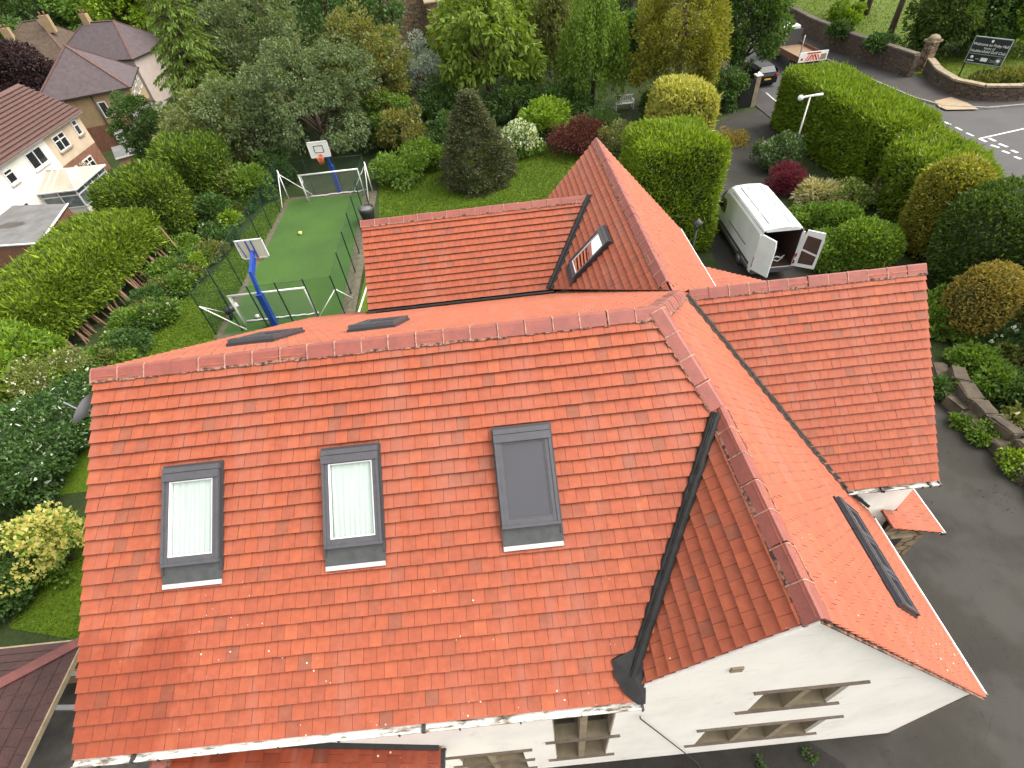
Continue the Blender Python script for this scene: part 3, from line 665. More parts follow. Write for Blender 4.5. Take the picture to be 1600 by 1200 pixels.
# ridges -----------------------------------------------------------
def slope_dir(P, Q, n):
    d = (Q-P).normalized(); s_ = n.cross(d).normalized(); return s_ if s_.z < 0 else -s_
def nrm(zfun):
    e = .5; return Vector((-(zfun(e, 0)-zfun(0, 0))/e, -(zfun(0, e)-zfun(0, 0))/e, 1)).normalized()
def ridge(P, Q, f1, f2, wing=.18, seg=.45, lift=.052, seed=0, collar=True, parent=house):
    rng = random.Random(seed); P, Q = Vector(P), Vector(Q); d = (Q-P); L = d.length; d.normalize()
    n1, n2 = nrm(f1), nrm(f2); a, b = slope_dir(P, Q, n1), slope_dir(P, Q, n2); up = (n1+n2).normalized()
    mb_ = MB(); k = max(1, round(L/seg)); s_ = L/k
    for i in range(k):
        h0 = lift+rng.uniform(0, .012); j = rng.uniform(-.008, .008)
        def sec(t, ex):
            c = P+d*t
            return [c+a*(wing+ex)+n1*(h0+ex)+d*0, c+up*(h0*1.25+.012+ex)+a*.03, c+up*(h0*1.25+.012+ex)+b*.03, c+b*(wing+ex)+n2*(h0+ex)]
        def loft(t0, t1, ex, m):
            A = sec(t0, ex); B = sec(t1, ex); A2 = [p-up*.05 for p in A]; B2 = [p-up*.05 for p in B]
            mb_.add(A+B+A2+B2, [(0, 1, 5, 4), (1, 2, 6, 5), (2, 3, 7, 6), (0, 8, 9, 1), (1, 9, 10, 2), (2, 10, 11, 3), (4, 5, 13, 12), (5, 6, 14, 13), (6, 7, 15, 14), (0, 4, 12, 8), (3, 11, 15, 7)], m, rng.random())
        t0 = i*s_; t1 = (i+1)*s_
        loft(t0+.018+j, t1-.012+j, 0, 0)
        if collar: loft(max(0, t0-.003+j), t0+.017+j, .007, 1 if rng.random() < .85 else 0)
    # mortar bedding, uneven
    for sdv, nn in ((a, n1), (b, n2)):
        t = 0
        while t < L:
            l = min(rng.uniform(.05, .16), L-t+.001); o_ = rng.uniform(-.012, .014)
            c = P+d*(t+l/2)+sdv*(wing-.01+o_)+nn*.034
            R = Matrix((d, sdv, nn)).transposed(); mb_.box(c, (l+.004, .045, .05), mat=R, m=2); t += l
    return hb(mb_, 'ridge_tiles', [MT['ridge'], MT['mortar'], MT['mortar_dark']], parent)
ridge((-.04, 0, ZR), (LB+.03, 0, ZR), zf, zb, seed=1)
ridge((LB, 0, ZR), (XC, YC, ZC), zf, zr, seed=2)
ridge((XC, YC+.02, ZC), (XC, YD-.03, ZC), zg, zr, seed=3)
ridge((LB, 0, ZR), (10.5, YH-.12, zb(0, YH-.12)), zb, zr, seed=4, seg=.3)
ridge((10.75, YH, ZH), (XH+.03, YH, ZH), zh, zh2, seed=5)
ridge((XK, YH+.3, ZK), (XK, YK+.03, ZK), zk, zk2, seed=6)
ridge((PXR, YW-.03, zy(PXR, 0)), (PXR, PYF, zy(PXR, 0)), zy2, zy, seed=8)
ridge((XM-.03, YM, ZM), (M1[0]-.02, YM, ZM), zm, zm2, seed=7)
# valleys ----------------------------------------------------------
def valley(P, Q, f1, f2, wd=.13, seed=0, m='lead', lift=.05, hump=.02):
    rng = random.Random(seed); P, Q = Vector(P), Vector(Q); d = (Q-P); L = d.length; d.normalize(); n1, n2 = nrm(f1), nrm(f2)
    a, b = -slope_dir(P, Q, n1), -slope_dir(P, Q, n2); up = (n1+n2).normalized(); mb_ = MB(); k = int(L/.12)+1; vs = []
    for i in range(k+1):
        c = P+d*(L*i/k); e1, e2 = rng.uniform(-.012, .012), rng.uniform(-.012, .012)
        vs += [c+a*(wd+e1)+n1*.02, c+a*(wd+e1)+n1*lift, c+a*wd*.5+n1*(lift+hump), c+up*(lift+hump*.6), c+b*wd*.5+n2*(lift+hump), c+b*(wd+e2)+n2*lift, c+b*(wd+e2)+n2*.02]
    mb_.add(vs, [(i*7+j, i*7+j+1, (i+1)*7+j+1, (i+1)*7+j) for i in range(k) for j in range(6)], 0, .5, True)
    return hb(mb_, 'valley_lining', MT[m])
valley((XC-.06, YC-.08, ZC-.07), (VX+.03, YE+.28, ZE+.14), zf, zg, .12, 1, hump=.045, lift=.095)
mb = MB()   # splayed foot of the front valley
cf_ = Vector((VX+.03, YE+.2, ZE+.12)); n_ = nrm(zf); pts_ = [(-.27, .27), (-.1, .32), (.1, .38), (.16, .2), (.14, -.1), (.11, -.23), (.0, -.23), (-.16, -.1), (-.26, .08)]
vs = [Vector((cf_.x+a, cf_.y+b, zf(0, cf_.y+b)))+n_*.07 for a, b in pts_]
vs.append(Vector((cf_.x, cf_.y+.08, zf(0, cf_.y+.08)))+n_*.10); vs += [v-n_*.08 for v in vs[:9]]
mb.add(vs, [(i, (i+1) % 9, 9) for i in range(9)]+[(i, 10+i, 10+(i+1) % 9, (i+1) % 9) for i in range(9)], 0, .5, False); hb(mb, 'valley_lining', MT['lead'])
valley((10.62, YH-.08, ZH-.06), (HVX, YH-WH+.05, ZH-WH*1.095), zr, zh, .12, 2, hump=.0, lift=.085, m='valley_brown')
valley((HVX-.05, YB+.03, zr(HVX-.05, 0)+.02), (XE-.05, YB+.03, ZF+.08), zr, lambda x, y: ZF+5*(y-YB), .12, 3)
valley((M1[0]+.02, YM-.02, ZM), (MV[0]-.02, MV[1], zm(0, MV[1])), zk, zm, .15, 4, lift=.08)
valley((XM-.02, 6.50, zb(0, 6.5)+.08), (MV[0]+.06, 6.50, zb(0, 6.5)+.08), zb, zm, .30, 5, lift=.07, hump=0)
valley((8.2, 6.46, zb(0, 6.46)), (10.35, YH+.2, zb(0, YH+.2)), zb, zk, .07, 6, m='mortar_dark', lift=.065)

# gutters ----------------------------------------------------------
def gutter(a, b, out, m='gutter', wd=.115, dp=.085, clips=True, label=None):
    """open channel along a-b; out = plan direction away from the wall"""
    a, b = Vector(a), Vector(b); d = (b-a).normalized(); o_ = Vector((out[0], out[1], 0)).normalized(); z = Vector((0, 0, 1)); L = (b-a).length
    prof = [(0, 0), (0, -dp), (wd*.75, -dp), (wd, -dp*.45), (wd, 0), (wd-.02, 0), (wd-.02, -.02), (.02, -.02), (.02, 0)]
    mb_ = MB(); A = [a+o_*x+z*y for x, y in prof]; mb_.prism(A, d*L, 0)
    if clips:
        for t in np.arange(.4, L, .85):
            mb_.box(a+d*t+o_*(wd+.006)-z*.03, (.02, .02, .07), m=1)
        for t in (L*.11, L*.62):
            c = a+d*t+o_*wd*.5-z*.02; R = Matrix((d, o_, z)).transposed(); mb_.box(c, (.05, wd+.012, dp), mat=R, m=1)
    for t in (0.0, L):
        R = Matrix((d, o_, z)).transposed(); mb_.box(a+d*t+o_*wd*.5-z*dp*.4, (.03, wd+.014, dp+.01), mat=R, m=1)
    return hb(mb_, 'gutter', [MT[m], MT['black_plastic']])
gutter((-.02, YE-.005, ZE-.005), (VX+.1, YE-.005, ZE-.005), (0, -1))
gutter((XE+.005, YD+.05, ZF-.02), (XE+.005, YB-.2, ZF-.02), (1, 0), 'white_plastic', .11, clips=False)
gutter((XH, YH-WH-.005, ZH-WH*1.095-.01), (HVX+.08, YH-WH-.005, ZH-WH*1.095-.01), (0, -1), 'gutter', .12)
gutter((-.02, 7.865, zb(0, 7.865)-.01), (XM+.9, 7.865, zb(0, 7.865)-.01), (0, 1), 'white_plastic', .11, clips=False)
gutter((XK+WK+.005, YK, ZK-WK*1.115-.01), (XK+WK+.005, YH+3.3, ZK-WK*1.115-.01), (1, 0), 'white_plastic', .11, clips=False)
gutter((pb.x+.005, YP, pb.z-.01), (pb.x+.005, 2.6, pb.z-.01), (1, 0), 'white_plastic', .1, clips=False)
mb = MB(); mb.tube([(XE-.05, YB+.1, ZF-.05), (XE-.1, YB+.25, ZF-.5), (XE-.1, YB+.25, 0)], .04); mb.tube([(HVX+.25, YH-WH-.07, ZH-WH*1.095-.08), (HVX+.05, YH-WH-.05, zr(HVX+.05, 0)+.1)], .04)
hb(mb, 'downpipe', MT['black_plastic'])
gutter((PX1+.005, YW-.05, PZE-.01), (PX1+.005, PYF, PZE-.01), (1, 0), 'lead_grey', .1, clips=False)
for za, xa in ((zy, PX1), (zy2, PX0)):
    mb = MB(); mb.bar((xa, YW-.04, PZE+.085), (PXR, YW-.04, za(PXR, 0)+.085), .08, .035); hb(mb, 'lead_flashing', MT['lead'])

# walls ------------------------------------------------------------
def wall(outer, holes, place, depth, name='wall', m='render', parent=house, reveal=.2):
    """outline and openings in wall coordinates (s, z); place(s, z, depth) -> point"""
    loops = [[Vector((a, b, 0)) for a, b in L] for L in [outer]+holes]; flat = [p for L in loops for p in L]
    mb_ = MB(); mb_.add([place(p.x, p.y, 0) for p in flat], tessellate_polygon(loops), 0, .5)
    for H in holes:
        n = len(H); mb_.add([place(a, b, 0) for a, b in H]+[place(a, b, reveal) for a, b in H], [(i, (i+1) % n, n+(i+1) % n, n+i) for i in range(n)], 0, .5)
    return hb(mb_, name, MT[m], parent)
def rect(a, b, c, d): return [(a, c), (b, c), (b, d), (a, d)]
HOLES = [rect(6.76, 7.83, 1.12, 4.95), rect(4.75, 6.10, .4, 2.50), rect(10.22, 11.62, 3.96, 5.26), rect(9.76, 12.18, 1.12, 2.66)]
PF = lambda s, z, d: Vector((s, YW+d, z))
zgw = lambda x: ZC-(XC-x)*1.122-.02
wall([(.14, -.3), (14.47, -.3), (14.47, zr(14.47, 0)-.04), (XC, ZC-.05), (VX+.08, zgw(VX+.08)-.02), (VX-.2, ZE-.03), (.14, ZE-.03)], HOLES, PF, .25)
wall([(YW, -.3), (7.6, -.3), (7.6, zb(0, 7.6)-.05), (0, ZR-.06), (YW, zf(0, YW)-.05)], [], lambda s, z, d: Vector((.14, s, z)), 0)
wall([(YW, -.3), (YB+.2, -.3), (YB+.2, ZF+.25), (YW, ZF+.25)], [], lambda s, z, d: Vector((14.47, s, z)), 0)
wall([(.14, -.3), (XM+.3, -.3), (XM+.3, zb(0, 7.6)-.05), (.14, zb(0, 7.6)-.05)], [], lambda s, z, d: Vector((s, 7.6, z)), 0)
wall([(6.7, -.3), (10.8, -.3), (10.8, zm2(0, 10.8)-.06), (YM, ZM-.06), (6.7, zm(0, 6.7)-.06)], [], lambda s, z, d: Vector((XM+.15, s, z)), 0)
wall([(XM, -.3), (9, -.3), (9, zm2(0, 10.8)-.05), (XM, zm2(0, 10.8)-.05)], [], lambda s, z, d: Vector((s, 10.8, z)), 0)
wall([(8.1, -.3), (XK+WK-.2, -.3), (XK+WK-.2, zk2(XK+WK-.2, 0)-.05), (XK, ZK-.06), (8.1, zk(8.1, 0)-.05)], [], lambda s, z, d: Vector((s, YK-.15, z)), 0)
wall([(3, -.3), (YK-.15, -.3), (YK-.15, 4.35), (3, 4.35)], [], lambda s, z, d: Vector((XK+WK-.2, s, z)), 0)
wall([(-.45, -.3), (YH+3, -.3), (YH+3, zh2(0, YH+3)-.05), (YH, ZH-.06), (-.45, zh(0, -.45)-.05)], [], lambda s, z, d: Vector((15.76, s, z)), 0)
wall([(HVX-.8, -.3), (15.76, -.3), (15.76, zh(0, -.45)-.05), (HVX-.8, zh(0, -.45)-.05)], [], lambda s, z, d: Vector((s, -.45, z)), 0)
wall([(13.5, -.3), (16.1, -.3), (16.1, zl(16.1, 0)-.05), (13.5, zl(13.5, 0)-.05)], [], lambda s, z, d: Vector((s, 8.55, z)), 0)
wall([(5.3, -.3), (8.55, -.3), (8.55, zl(16.1, 0)-.05), (5.3, zl(16.1, 0)-.05)], [], lambda s, z, d: Vector((16.1, s, z)), 0)
bx1 = pb.x-.25
wall([(15.3, -.3), (bx1, -.3), (bx1, zp(bx1, 0)-.04), (15.3, zp(15.3, 0)-.04)], [], lambda s, z, d: Vector((s, YP+.12+d, z)), 0, 'bay_wall', 'ashlar')
wall([(YP+.12, -.3), (2.4, -.3), (2.4, zp(bx1, 0)-.04), (YP+.12, zp(bx1, 0)-.04)], [], lambda s, z, d: Vector((bx1, s, z)), 0, 'bay_wall', 'ashlar')
wall([(PX0+.25, -.3), (PX1-.25, -.3), (PX1-.25, PZE+.1), (PXR, zy(PXR, 0)-.06), (PX0+.25, PZE+.1)], [], lambda s, z, d: Vector((s, PYF+.15, z)), 0)
for xx in (PX0+.25, PX1-.25): wall([(PYF+.15, -.3), (YW, -.3), (YW, PZE+.05), (PYF+.15, PZE+.05)], [], lambda s, z, d, xx=xx: Vector((xx, s, z)), 0)
mb = MB(); mb.box((14.48, YW+.1, 1.68), (.06, .22, 3.36)); hb(mb, 'quoin', MT['stone_dark'])
for P_, Q_ in (((XC, YD+.03, ZC-.03), (XE, YD+.03, ZF-.03)), ((XC, YD+.03, ZC-.03), (VX, YD+.03, ZE-.02)), ((.07, 0, ZR-.03), (.07, YE, ZE-.03)), ((.07, 0, ZR-.03), (.07, 7.86, zb(0, 7.86)-.03)), ((XH-.08, YH, ZH-.03), (XH-.08, YH-WH, ZH-WH*1.095-.03)), ((XH-.08, YH, ZH-.03), (XH-.08, YH+WH, ZH-WH*1.095-.03)), ((XM+.07, YM, ZM-.03), (XM+.07, 6.522, zm(0, 6.522)-.03)), ((XK, YK-.07, ZK-.03), (XK+WK, YK-.07, ZK-WK*1.115-.03)), ((XK, YK-.07, ZK-.03), (8, YK-.07, zk(8, 0)-.03))):
    mb = MB(); mb.bar(P_, Q_, .13, .018); hb(mb, 'verge_undercloak', MT['render' if P_[0] == XC and Q_[0] < XC else 'mortar_dark'])
# stone mullioned windows -------------------------------------------
def stone_window(x0, x1, z0, z1, cols, rows, ext, y=YW, top=True):
    """deep set stone window: mullions, sloping sills, thin drip courses, timber casements"""
    D_ = .30; mb_ = MB(); cw_ = (x1-x0)/cols; rh_ = (z1-z0)/rows
    for c in range(1, cols): mb_.box((x0+cw_*c, y+D_/2-.005, (z0+z1)/2), (.125, D_, z1-z0-.004))
    for xx in (x0+.012, x1-.012): mb_.box((xx, y+D_/2+.02, (z0+z1)/2), (.02, D_-.06, z1-z0-.004))
    win = hb(mb_, 'window', MT['stone'])
    for r_ in range(rows):
        zb_ = z0+rh_*r_
        m2 = MB()
        for c in range(cols):
            a, b = x0+cw_*c+(.065 if c else .024), x0+cw_*(c+1)-(.065 if c < cols-1 else .024)
            m2.prism([(a, y+.01, zb_+.02), (a, y+D_, zb_+.15), (a, y+D_, zb_-.02), (a, y+.01, zb_-.02)], (b-a, 0, 0))
        hb(m2, 'sill', MT['stone_sill'], win)
        m2 = MB(); m2.box(((x0+x1)/2, y-.005, zb_-.005), (x1-x0+ext*2, .075, .04)); hb(m2, 'drip_course', MT['stone_dark'], win)
    if top: m2 = MB(); m2.box(((x0+x1)/2, y-.005, z1+.024), (x1-x0+ext*2, .075, .04)); hb(m2, 'drip_course', MT['stone_dark'], win)
    for c in range(cols):
        for r_ in range(rows):
            m3 = MB(); a, b = x0+cw_*c+(.065 if c else .024), x0+cw_*(c+1)-(.065 if c < cols-1 else .024); e, f = z0+rh_*r_+.15, z0+rh_*(r_+1)-.03
            for xx in (a+.03, b-.03): m3.box((xx, y+D_-.035, (e+f)/2), (.06, .05, f-e))
            for zz in (e+.03, f-.03): m3.box(((a+b)/2, y+D_-.036, zz), (b-a-.12, .048, .06))
            m3.box(((a+b)/2, y+D_-.04, e+(f-e)*.36), (b-a-.12, .04, .035), m=1)
            fr_ = hb(m3, 'casement', [MT['casement'], MT['stone']], win)
            m4 = MB(); m4.box(((a+b)/2, y+D_-.012, (e+f)/2), (b-a-.1, .014, f-e-.1)); hb(m4, 'glass', MT['brown_glass'], fr_)
    return win
MT['casement'] = mat('dark olive casement', (.045, .036, .02), (.03, .025, .015), 5, .6)
MT['brown_glass'] = mat('glass with painted khaki reflection', (.055, .047, .022), (.035, .03, .016), 1.2, .08, spec=.7)  # khaki reflection is painted into the base colour of the glass
MT['stone_sill'] = mat('sloping sandstone sill', (.15, .12, .07), (.10, .08, .05), 5, .85, .3)
stone_window(6.76, 7.83, 1.12, 4.95, 2, 2, .18, top=False); stone_window(4.75, 6.10, .4, 2.50, 2, 2, .2)
stone_window(10.22, 11.62, 3.96, 5.26, 2, 1, .22); stone_window(9.76, 12.18, 1.12, 2.66, 3, 1, .22)
mb = MB(); mb.box((9.39, YW-.01, 6.76), (.17, .04, .17)); v_ = hb(mb, 'wall_vent', MT['stone'])
mb = MB(); mb.box((15.85, YP+.10, zp(15.85, 0)-.42), (.55, .1, .10)); mb.box((15.8, YP+.115, zp(15.8, 0)-.75), (.34, .03, .55), m=1); hb(mb, 'bay_window', [MT['stone'], MT['dark_glass']])
# satellite dish -----------------------------------------------------
dc = AX(137, 641, -.32); mb = MB()
dn_ = Vector((-.75, .1, .55)).normalized(); q_ = dn_.to_track_quat('Z', 'Y').to_matrix(); vs = []; fs = []
for i in range(6):
    for j in range(16):
        r_ = .26*i/5; a = 2*math.pi*j/16; vs.append(q_ @ Vector((r_*math.cos(a), r_*1.1*math.sin(a), .5*r_*r_/.5))+dc)
for i in range(5):
    for j in range(16): fs.append((i*16+j, i*16+(j+1) % 16, (i+1)*16+(j+1) % 16, (i+1)*16+j))
mb.add(vs, fs, 0, .5, True); mb.tube([dc, (.14, dc.y, dc.z-.25)], .02); mb.tube([dc-Vector((0, 0, .2)), dc+dn_*.35], .012); hb(mb, 'satellite_dish', mat('grey dish', (.20, .20, .215), rough=.5))

# rooflights ---------------------------------------------------------
def skylight(fr, u0, v0, wd, ht, blind_or_glare=0, apron=.3, strip=True, proud=.10, flash=True):
    """fr = (origin, along, down, normal) of a roof slope; u0, v0 top left corner in that frame"""
    o, eu, ev, en = fr; X = lambda a, b, h: o+eu*(u0+a)+ev*(v0+b)+en*(h+proud)
    R = Matrix((eu, ev, en)).transposed()
    def B(mb_, a0, a1, b0, b1, h0, h1, m=0): mb_.box(X((a0+a1)/2, (b0+b1)/2, (h0+h1)/2), (a1-a0, b1-b0, h1-h0), mat=R, m=m)
    f = MB(); t = .085
    B(f, 0, t, .07, ht, -.06, .055); B(f, wd-t, wd, .07, ht, -.06, .055); B(f, t, wd-t, ht-t*1.2, ht, -.06, .05); B(f, t, wd-t, .05, .21, -.06, .045)
    B(f, -.012, wd+.012, .0, .075, -.06, .075); B(f, -.014, wd+.014, .085, .20, .048, .085)
    B(f, -.01, .028, .20, ht-.02, .056, .072); B(f, wd-.028, wd+.01, .20, ht-.02, .056, .072); B(f, -.015, wd+.015, ht-.02, ht+.025, -.03, .064)
    B(f, -.035, -.002, -.02, ht+apron*.5, -.06, .005, 1); B(f, wd+.002, wd+.035, -.02, ht+apron*.5, -.06, .005, 1); B(f, -.03, wd+.03, -.045, -.002, -.06, .012, 1)
    s_ = hb(f, 'skylight', [MT['frame_grey'], MT['frame_dark']])
    g = MB(); B(g, t, t+.018, .21, ht-t*1.2, -.03, .046); B(g, wd-t-.018, wd-t, .21, ht-t*1.2, -.03, .046); B(g, t+.018, wd-t-.018, .212, .228, -.03, .044); B(g, t+.018, wd-t-.018, ht-t*1.2-.02, ht-t*1.2-.002, -.03, .044)
    hb(g, 'inner_sash', MT['white_paint'] if blind_or_glare else MT['frame_grey'], s_)
    if 0 < blind_or_glare < 1: g = MB(); B(g, t, wd-t, .2, ht-t, -.03, -.0165); hb(g, 'dark_room', MT['room'], s_)
    if blind_or_glare:
        rng = random.Random(int(u0*100)); b_ = MB(); nu, nv = 26, 8; vs = []
        for j in range(nv+1):
            for i in range(nu+1):
                a = t+.03+(wd-2*t-.06)*i/nu; b2 = .22+(ht-t*1.2-.235)*(j/nv)*blind_or_glare; amp = (.012 if blind_or_glare == 1 else 0)*(j/nv)**1.5
                vs.append(X(a, b2, -.012+amp*math.sin(i*1.9+u0*3)+.003*math.sin(j*1.3)))
        b_.add(vs, [(j*(nu+1)+i, j*(nu+1)+i+1, (j+1)*(nu+1)+i+1, (j+1)*(nu+1)+i) for j in range(nv) for i in range(nu)], 0, .5, True); hb(b_, 'blind_or_glare', MT['blind_or_glare'], s_)
        g = MB(); g.add([X(t, .2, .03), X(wd-t, .2, .03), X(wd-t, ht-t, .03), X(t, ht-t, .03)], [(0, 1, 2, 3)]); hb(g, 'glass', MT['glass'], s_)
    else:
        g = MB(); B(g, t, wd-t, .2, ht-t, -.01, .02); hb(g, 'glass', MT['grey_glass'], s_)
    if apron:
        a = MB(); nu = 12; vs = []
        for j, b2 in enumerate((ht+.02, ht+apron*.5, ht+apron)):
            for i in range(nu+1): vs.append(X(-.03+(wd+.06)*i/nu, b2, -.005-.012*j+.003*math.sin(i*2.1+j)))
        a.add(vs, [(j*(nu+1)+i, j*(nu+1)+i+1, (j+1)*(nu+1)+i+1, (j+1)*(nu+1)+i) for j in range(2) for i in range(nu)], 0, .5, True); hb(a, 'flashing', MT['lead_grey'], s_)
        if strip:
            a = MB(); B(a, -.025, wd+.02, ht+apron-.02, ht+apron+.045, -.03, -.008); hb(a, 'apron_strip', MT['white_strip'], s_)
    return s_
def fr(o, down, zfun):
    o = Vector((o[0], o[1], zfun(*o))); dn2 = Vector((down[0], down[1])); al = Vector((-dn2.y, dn2.x))
    ev = Vector((dn2.x, dn2.y, zfun(o.x+dn2.x, o.y+dn2.y)-o.z)).normalized(); eu = Vector((al.x, al.y, 0)); en = eu.cross(ev)
    if en.z < 0: en = -en
    return o, eu, ev, en
F0 = fr((0, 0), (0, -1), zf)
skylight(F0, 1.28, 1.70, .84, 1.42, 1); skylight(F0, 3.72, 1.69, .84, 1.42, 1); skylight(F0, 6.36, 1.66, .84, 1.44, 0)
FB = fr((0, 0), (0, 1), zb)       # along axis of this frame runs towards -x
skylight(FB, -2.25, 1.55, .86, 1.45, 0, apron=.12, strip=False); skylight(FB, -4.55, 1.65, .86, 1.45, 0, apron=.12, strip=False)
FK = fr((XK, 0), (-1, 0), zk)
skylight(FK, -6.62, .86, .84, 1.42, .42, apron=.25, strip=False)  # partial white sheet added here to imitate sky reflected in the pane
FE = fr((XC, 0), (1, 0), zr)
for i in range(3): skylight(FE, -1.46-.69*(i+1), 4.16, .66, .95, 0, apron=.1, strip=False, proud=.08)
# overhead cable from the gutter -------------------------------------
mb = MB(); mb.tube([(8.24, YW-.04, 4.62), (8.25, YW-.05, 4.5), (9.74, YW-.05, .2), (9.95, YW-.2, .04), (10.5, -6.0, .03)], .012, 5)
tag(mb.build('cable', MT['black_plastic']), 'thin black cable running from the front gutter down the white wall', 'cable')
# ------------------------------------------------------------------ games court
fence = thing('court_fence', 'green mesh fence on thin dark posts around the small turf football court', 'fence', (-4.2, 20.5, 0))
def fpost(x, y, h=2.42):
    m_ = MB(); m_.box((x, y, h/2), (.05, .05, h)); m_.box((x, y, h+.01), (.06, .06, .02)); hb(m_, 'post', MT['green_metal'], fence)
FP = [(-7.35, 13.6), (-1.05, 13.75), (-.72, 16.9), (-1.5, 27.6), (-7.25, 27.9)]
def lerp2(a, b, t): return (a[0]+(b[0]-a[0])*t, a[1]+(b[1]-a[1])*t)
for a, b, k in ((FP[0], FP[1], 5), (FP[1], FP[3], 7), (FP[3], FP[4], 3), (FP[4], FP[0], 7)):
    for i in range(k): p = lerp2(a, b, i/k); fpost(*p)
    m_ = MB(); m_.add([(*a, .02), (*b, .02), (*b, 2.38), (*a, 2.38)], [(0, 1, 2, 3)]); hb(m_, 'mesh_panel', MT['mesh'], fence)
    m_ = MB(); m_.tube([(*a, 2.38), (*b, 2.38)], .008, 5); hb(m_, 'top_wire', MT['green_metal'], fence)
for (x, y), e1, e2 in ((FP[0], (1.5, .02), (-.02, 1.6)), (FP[1], (-1.4, -.02), (.1, 1.5)), (FP[3], (-1.2, 0), (0, -1.5)), (FP[4], (1.7, 0), (0, -1.5))):
    for e in (e1, e2): m_ = MB(); m_.tube([(x, y, 1.7), (x+e[0], y+e[1], .08)], .026, 6); hb(m_, 'brace', MT['white_plastic'], fence)
for x, y in (FP[3], FP[4]):
    m_ = MB(); m_.tube([(x+.06, y-.06, 0), (x+.06, y-.06, 1.95)], .04, 8); hb(m_, 'corner_post', MT['white_plastic'], fence)
def goal(name_lab, x0, x1, y, back, h=1.8):
    g = thing('football_goal', name_lab, 'goal', ((x0+x1)/2, y, 0), 0, 'goals on the court'); w_ = (x1-x0)/2; r = .05
    f = MB(); f.tube([(-w_, 0, 0), (-w_, 0, h)], r); f.tube([(w_, 0, 0), (w_, 0, h)], r); f.tube([(-w_-r, 0, h), (w_+r, 0, h)], r); f.build('goal_frame', MT['white_paint'], g)
    for s_ in (-1, 1):
        b = MB(); b.tube([(s_*w_, 0, h-.05), (s_*w_, back*.35, h-.12), (s_*w_, back*.5, h-.55), (s_*w_, back*.12, h-.62)], .022, 6); b.build('net_bracket', MT['white_paint'], g)
    n = MB(); n.add([(-w_, 0, h), (w_, 0, h), (w_, back*.45, h-.15), (-w_, back*.45, h-.15), (w_, back, .03), (-w_, back, .03), (w_, 0, 0), (-w_, 0, 0)], [(0, 1, 2, 3), (3, 2, 4, 5), (1, 6, 4, 2), (0, 3, 5, 7)]); n.build('net', MT['net'], g)
    n = MB(); rng = random.Random(3); n.tube([(-w_+2*w_*i/14, back*(.85+.15*rng.random()), .05+.05*rng.random()) for i in range(15)], .04, 6); n.build('net_hem', MT['white_paint'], g)
goal('white football goal at the far end of the turf court under the trees', -5.65, -1.85, 27.0, .7, 1.78)
goal('white football goal at the near end of the court beside the house roof', -6.05, -2.5, 14.0, .35, 1.8)
def hoop(label, x, y, f, board, H=3.15):
    """f = +1 / -1 facing direction along y"""
    g = thing('basketball_hoop', label, 'basketball hoop', (x, y, 0), 0, 'basketball hoops on the court')
    p = MB(); p.box((0, 0, H*.29), (.26, .26, H*.58)); p.build('post_sleeve', MT['blue'], g)
    p = MB(); p.bar((0, 0, H*.5), (0, f*.25, H-.25), .15, .15, (1, 0, 0)); p.box((0, 0, H*.58), (.3, .3, .03)); p.build('post', MT['blue'], g)
    p = MB(); p.bar((0, f*.2, H-.35), (0, f*1.25, H+.15), .13, .16); p.bar((0, f*.28, H-.6), (0, f*1.2, H-.15), .06, .07); p.build('arm', MT['blue'], g)
    b = MB(); b.box((0, f*1.3, H+.25), (1.22, .03, .88)); bo = b.build('backboard', MT[board], g)
    b = MB()
    for xx in (-.6, .6): b.box((xx, f*1.3, H+.25), (.05, .06, .94))
    for zz in (-.2, .70): b.box((0, f*1.3, H+zz), (1.25, .06, .05))
    b.build('board_frame', MT['white_paint'], bo)
    if board == 'clear_board':
        b = MB()
        for xx in (-.12, .12): b.box((xx, f*1.255, H+.25), (.04, .05, .9))
        b.bar((-.5, f*1.26, H+.65), (-.4, f*1.26, H-.15), .02, .03); b.build('board_stay', MT['blue'], bo)
    b = MB(); yy = f*1.325
    for xx in (-.27, .27): b.box((xx, yy, H+.28), (.035, .012, .42))
    for zz in (.08, .48): b.box((0, yy, H+zz), (.57, .0125, .035))
    b.build('target_square', MT['black_plastic'], bo)
    r = MB(); r.tube([(.225*math.cos(a), f*1.58+.225*math.sin(a), H-.08) for a in [2*math.pi*i/20 for i in range(21)]], .014, 6); r.box((0, f*1.34, H-.08), (.15, .08, .14)); ri = r.build('rim', MT['orange'], g)
    n = MB(); prof = [(.22, H-.08), (.17, H-.3), (.13, H-.5)]
    for k in range(12):
        a = 2*math.pi*k/12; n.tube([(rr*math.cos(a+i*.25), f*1.58+rr*math.sin(a+i*.25), zz) for i, (rr, zz) in enumerate(prof)], .008, 4); n.tube([(rr*math.cos(a-i*.25), f*1.58+rr*math.sin(a-i*.25), zz) for i, (rr, zz) in enumerate(prof)], .008, 4)
    n.build('hoop_net', MT['orange'], ri)
hoop('blue basketball post with scuffed clear backboard seen from behind, near the house', -4.55, 13.85, 1, 'clear_board')
hoop('blue basketball post with white backboard and orange rim at the far end of the court', -3.75, 28.05, -1, 'white_paint', 3.05)
def ball_(label, u, v, r, m, cat='ball'):
    p = G(u, v, r); o = MB().ball((0, 0, 0), r, n=14)
    for k in range(3): o.tube([(r*1.01*math.cos(t)*(1 if k else .0)+(r*1.01*math.cos(t) if k == 0 else 0), r*1.01*math.sin(t) if k != 1 else 0, r*1.01*math.sin(t) if k == 1 else 0) for t in [2*math.pi*i/16 for i in range(17)]] if k < 2 else [(0, r*1.01*math.cos(t), r*1.01*math.sin(t)) for t in [2*math.pi*i/16 for i in range(17)]], r*.03, 4, m=1)
    b = o.build('ball', [m, MT['grey_plastic']]); b.location = p; tag(b, label, cat, 'balls on the court')
